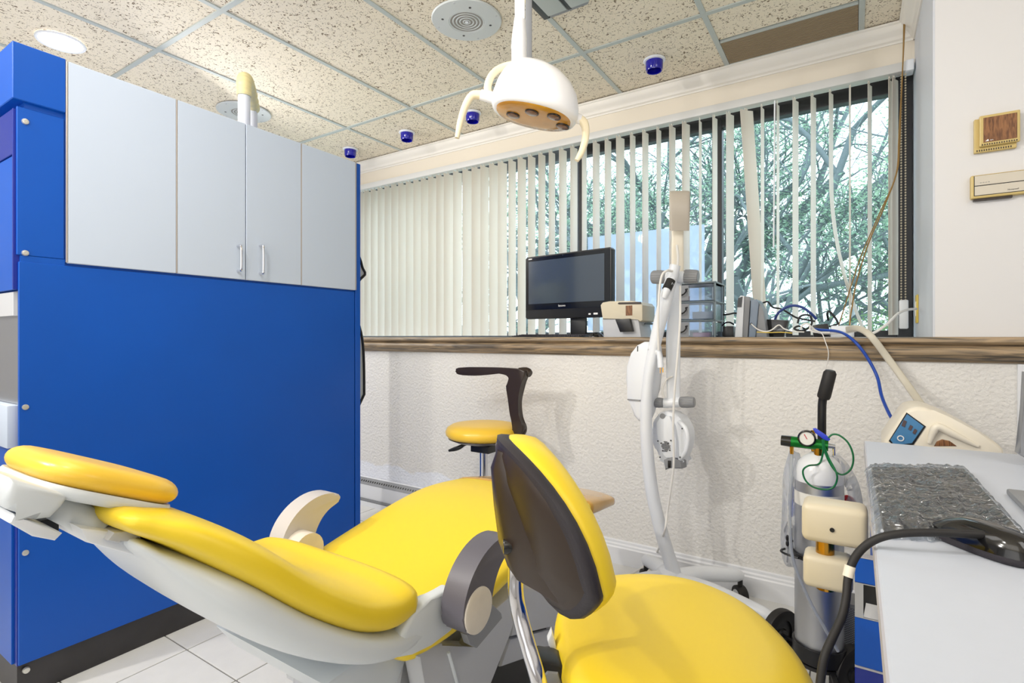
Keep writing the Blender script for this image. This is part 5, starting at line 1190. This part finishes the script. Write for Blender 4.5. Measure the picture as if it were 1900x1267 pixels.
ad = thing('power_adapter', 'black power adapter with looped cable beside the white power strip', 'adapter', (sy(1524, 612, 2.60).x, 2.63, LZ))
MB().box((sy(1506, 610, 2.6).x, 2.60, LZ + .012), (sy(1537, 610, 2.6).x, 2.66, LZ + .066), .006, M=Matrix.Translation(sy(1522, 605, 2.6)) @ Matrix.Rotation(-.15, 4, 'Y') @ Matrix.Translation(-sy(1522, 605, 2.6))).build('block', M['black'], ad)
MB().tube(spline([sy(1537, 594, 2.62), sy(1535, 582, 2.60), sy(1539, 578, 2.60), sy(1547, 586, 2.60), sy(1554, 597, 2.60), sy(1552, 602, 2.60), sy(1538, 606, 2.60)], 4), .0045, 8).build('cable_loop', M['black'], ad)
ps_ = thing('power_strip', 'white power strip lying on the sill at the conduit end', 'power strip', (sy(1563, 612, 2.56).x, 2.58, LZ))
MB().box((sy(1541, 610, 2.56).x, 2.55, LZ), (sy(1585, 610, 2.56).x, 2.61, sy(1560, 604, 2.55).z), .008, 3).build('body', M['white_plastic'], ps_)

def cable(name, lab, pts, r, m, n=8, flat=None):
    p = spline(pts, n); lo_ = min(p, key=lambda q_: q_.z); b = MB()
    if flat: 
        rings = []
        for i, q_ in enumerate(p):
            t_ = (p[min(i + 1, len(p) - 1)] - p[max(i - 1, 0)]).normalized(); s_ = Vector((0, 1, 0)).cross(t_).normalized(); n_ = t_.cross(s_)
            rings.append(sup(q_, s_, n_, flat, r, 12, 3))
        b.loft(rings)
    else: b.tube(p, r, 8)
    return tag(b.build(name, m, loc=lo_, smooth=60), lab, 'cable')
fy = YL - .046
cable('blue_network_cable', 'blue network cable hanging from the sill to the control unit', [sy(1500, 609, 2.60), sy(1523, 612, 2.54), sy(1550, 614, 2.48), sy(1570, 621, 2.41), sy(1592, 640, fy - .01), sy(1612, 668, fy - .01), sy(1628, 700, 2.36), sy(1636, 735, 2.30), sy(1650, 768, 2.20), sy(1662, 786, 2.14)], .0055, M['cable_blue'])
cable('flat_conduit', 'beige flat conduit running from the power strip down to the control unit', [sy(1572, 611, 2.50), sy(1585, 609, 2.44), sy(1600, 612, 2.40), sy(1618, 626, fy - .02), sy(1650, 668, fy - .01), sy(1685, 716, 2.34), sy(1712, 755, 2.22), sy(1720, 768, 2.12)], .006, M['cable_grey'], 8, .012)
cable('blue_patch_cable', 'short blue cable arching out of the black router', [sy(1437, 598, 2.62), sy(1441, 585, 2.62), sy(1452, 574, 2.62), sy(1470, 567, 2.62), sy(1488, 570, 2.62), sy(1503, 580, 2.62), sy(1515, 592, 2.63)], .0055, mat('dark blue cable', (30, 56, 130), .4))
cable('white_outlet_cable', 'white cable plugged into the yellow outlet plate on the jamb', [Vector((.226, at(1700, 573, x=.226).y, at(1700, 573, x=.226).z)), sy(1682, 575, 2.72), sy(1665, 583, 2.64), sy(1645, 602, 2.56), sy(1622, 617, 2.53), sy(1608, 618, 2.52), sy(1596, 612, 2.53), sy(1575, 616, 2.51), sy(1530, 618, 2.50), sy(1512, 613, 2.52), sy(1502, 602, 2.56)], .0052, M['cable_white'])
cable('thin_white_wire', 'thin white wire dangling over the wooden sill edge', [sy(1500, 611, 2.52), sy(1523, 617, 2.42), sy(1532, 636, fy), sy(1537, 652, fy), sy(1536, 668, 2.40), sy(1530, 690, 2.41)], .0018, M['cable_white'])
cable('thin_white_lead', 'thin white lead from the upright grey box along the sill', [sy(1394, 601, 2.49), sy(1406, 611, 2.48), sy(1420, 615, 2.47), sy(1432, 612, 2.47), sy(1445, 603, 2.48), sy(1455, 610, 2.48), sy(1472, 615, 2.47), sy(1492, 616, 2.48)], .0028, M['cable_white'])
cable('yellow_wire', 'thin yellow wire along the sill front beside the router', [sy(1404, 616, 2.46), sy(1425, 617, 2.45), sy(1450, 616.5, 2.45), sy(1470, 618, 2.45)], .002, M['outlet'])
cable('black_cable', 'black cable arching behind the router to the adapter', [sy(1415, 562, 2.66), sy(1425, 560, 2.66), sy(1434, 570, 2.66), sy(1452, 574, 2.67), sy(1475, 588, 2.68), sy(1490, 592, 2.68), sy(1512, 596, 2.66)], .0040, M['black'])
cable('black_cable', 'black cable looping in front of the adapter on the sill', [sy(1480, 600, 2.55), sy(1484, 588, 2.55), sy(1494, 584, 2.55), sy(1504, 587, 2.55), sy(1506, 600, 2.55), sy(1498, 610, 2.53), sy(1488, 614, 2.52), sy(1474, 610, 2.52), sy(1482, 605, 2.53), sy(1496, 612, 2.52)], .0042, M['black'])
cable('black_cable', 'pair of black leads between the drawer box and the reader', [sy(1342, 584, 2.66), sy(1352, 583, 2.65), sy(1362, 581, 2.65), sy(1370, 582, 2.66)], .0040, M['black'])
cable('black_cable', 'black cable looping over the power brick', [sy(1340, 604, 2.66), sy(1346, 599, 2.64), sy(1354, 598, 2.64), sy(1362, 602, 2.65)], .0040, M['black'])
cable('white_cable_loop', 'white cable looped beside the adapter on the sill', [sy(1486, 612, 2.50), sy(1488, 604, 2.50), sy(1496, 600, 2.50), sy(1503, 604, 2.50), sy(1503, 612, 2.50), sy(1512, 616, 2.49), sy(1540, 617, 2.49)], .0036, M['cable_white'])
cable('brown_string', 'brown string hanging from the ceiling corner to the sill', [at(1679, 42, y=3.04), at(1676, 100, y=3.03), at(1673, 170, y=3.02), at(1669, 270, y=3.0), at(1664, 320, y=2.98), at(1640, 385, y=2.9), at(1612, 450, y=2.8), at(1590, 520, y=2.72), at(1580, 575, y=2.64), at(1576, 606, y=2.58)], .0028, M['string'])
cable('brown_string', 'second brown string crossing the right pane further left', [at(1677, 42, y=3.045), at(1675, 120, y=3.03), at(1668, 250, y=3.0), at(1662, 325, y=2.98), at(1630, 400, y=2.88), at(1596, 480, y=2.78), at(1570, 560, y=2.68), at(1556, 604, y=2.6)], .0024, M['string'])

# ------------------------------------------------------------------ wall fittings
op_ = thing('outlet_plate', 'yellowed outlet plate on the white window jamb', 'outlet', at(1703, 575, x=XJ - .006))
c = at(1703, 575, x=XJ - .006); zt0, zb0 = at(1703, 549, x=XJ).z, at(1703, 600, x=XJ).z
MB().box((XJ - .013, c.y - .035, zb0), (XJ - .006, c.y + .035, zt0), .003).build('plate', M['outlet'], op_)
MB().box((XJ - .016, c.y - .016, zb0 + .03), (XJ - .012, c.y + .016, zt0 - .03), .001).build('socket', M['ivory'], op_)
yw = YL
th = thing('door_chime', 'yellowed beige square box with walnut front on the white wall', 'chime', at(1850, 250, y=yw))
def tw(u, v, o_=0): return at(u, v, y=yw - o_)
x0, x1 = tw(1806, 250).x, tw(1889, 250).x; z1, z0 = tw(1848, 217).z, tw(1848, 281).z
MB().box((x0, yw - .016, z0), (x1 - .006, yw, z1 - .002), .002).build('back_plate', M['thermo'], th, smooth=0)
MB().box((x0 + .012, yw - .030, z0 + .016), (x1, yw - .016, z1 + .003), .003).build('cover', M['thermo'], th, smooth=0)
MB().box((x0 + .022, yw - .0315, z0 + .028), (x1 - .008, yw - .029, z1 - .006), .0005).build('wood_panel', M['walnut'], th, smooth=0)
sl_ = MB()
for k in range(15):
    xx = x0 + .018 + k * .0062
    sl_.box((xx, yw - .0308, z0 + .0185), (xx + .003, yw - .0296, z0 + .0235)); sl_.box((xx - .012, yw - .0168, z0 + .003), (xx - .009, yw - .0155, z0 + .009))
o = sl_.build('slot', M['brownblack'], th, smooth=0); o['kind'] = 'stuff'
MB().prism([(x0 + .026, yw - .032, z0 + .031), (x0 + .036, yw - .032, z0 + .031), (x0 + .034, yw - .032, z0 + .0385)], (0, -.0004, 0)).build('emblem', M['white_print'], th, smooth=0)
text('lettering', 'aps', .0065, (x0 + .043, yw - .0322, z0 + .034), (math.pi / 2, 0, 0), M['white_print'], th, .0002)

tc_ = thing('thermostat', 'long pale beige thermostat strip on the wall under the square box', 'thermostat', at(1850, 345, y=yw))
x0, x1 = tw(1799, 350).x, tw(1799, 350).x + .20; z1, z0 = tw(1820, 327).z, tw(1810, 371).z
MB().box((x0, yw - .024, z0), (x1, yw, z1), .004).build('housing', M['thermo'], tc_, smooth=0)
zm = z0 + (z1 - z0) * .52
MB().box((x0 + .010, yw - .0265, z0 + .010), (x1 - .01, yw - .0235, zm - .001)).build('lower_strip', M['grey_lcd'], tc_, smooth=0)
MB().box((x0 + .010, yw - .0265, zm + .002), (x1 - .01, yw - .0235, z1 - .004)).build('upper_strip', M['grey_lcd'], tc_, smooth=0)
MB().box((x0 + .008, yw - .0245, z0 + .008), (x1 - .008, yw - .0238, z1 - .003)).build('gap', M['black'], tc_, smooth=0)
MB().box((x0 + .008, yw - .018, z0 - .007), (x0 + .108, yw - .002, z0)).build('lower_lip', M['brownblack'], tc_, smooth=0)
text('lettering', 'Honeywell', .0065, (x0 + .108, yw - .027, z0 + .018), (math.pi / 2, 0, 0), M['dark_print'], tc_, .0002)
text('lettering', '40  50  60  70', .0045, (x0 + .036, yw - .027, zm + .010), (math.pi / 2, 0, 0), M['mid_grey'], tc_, .0002)
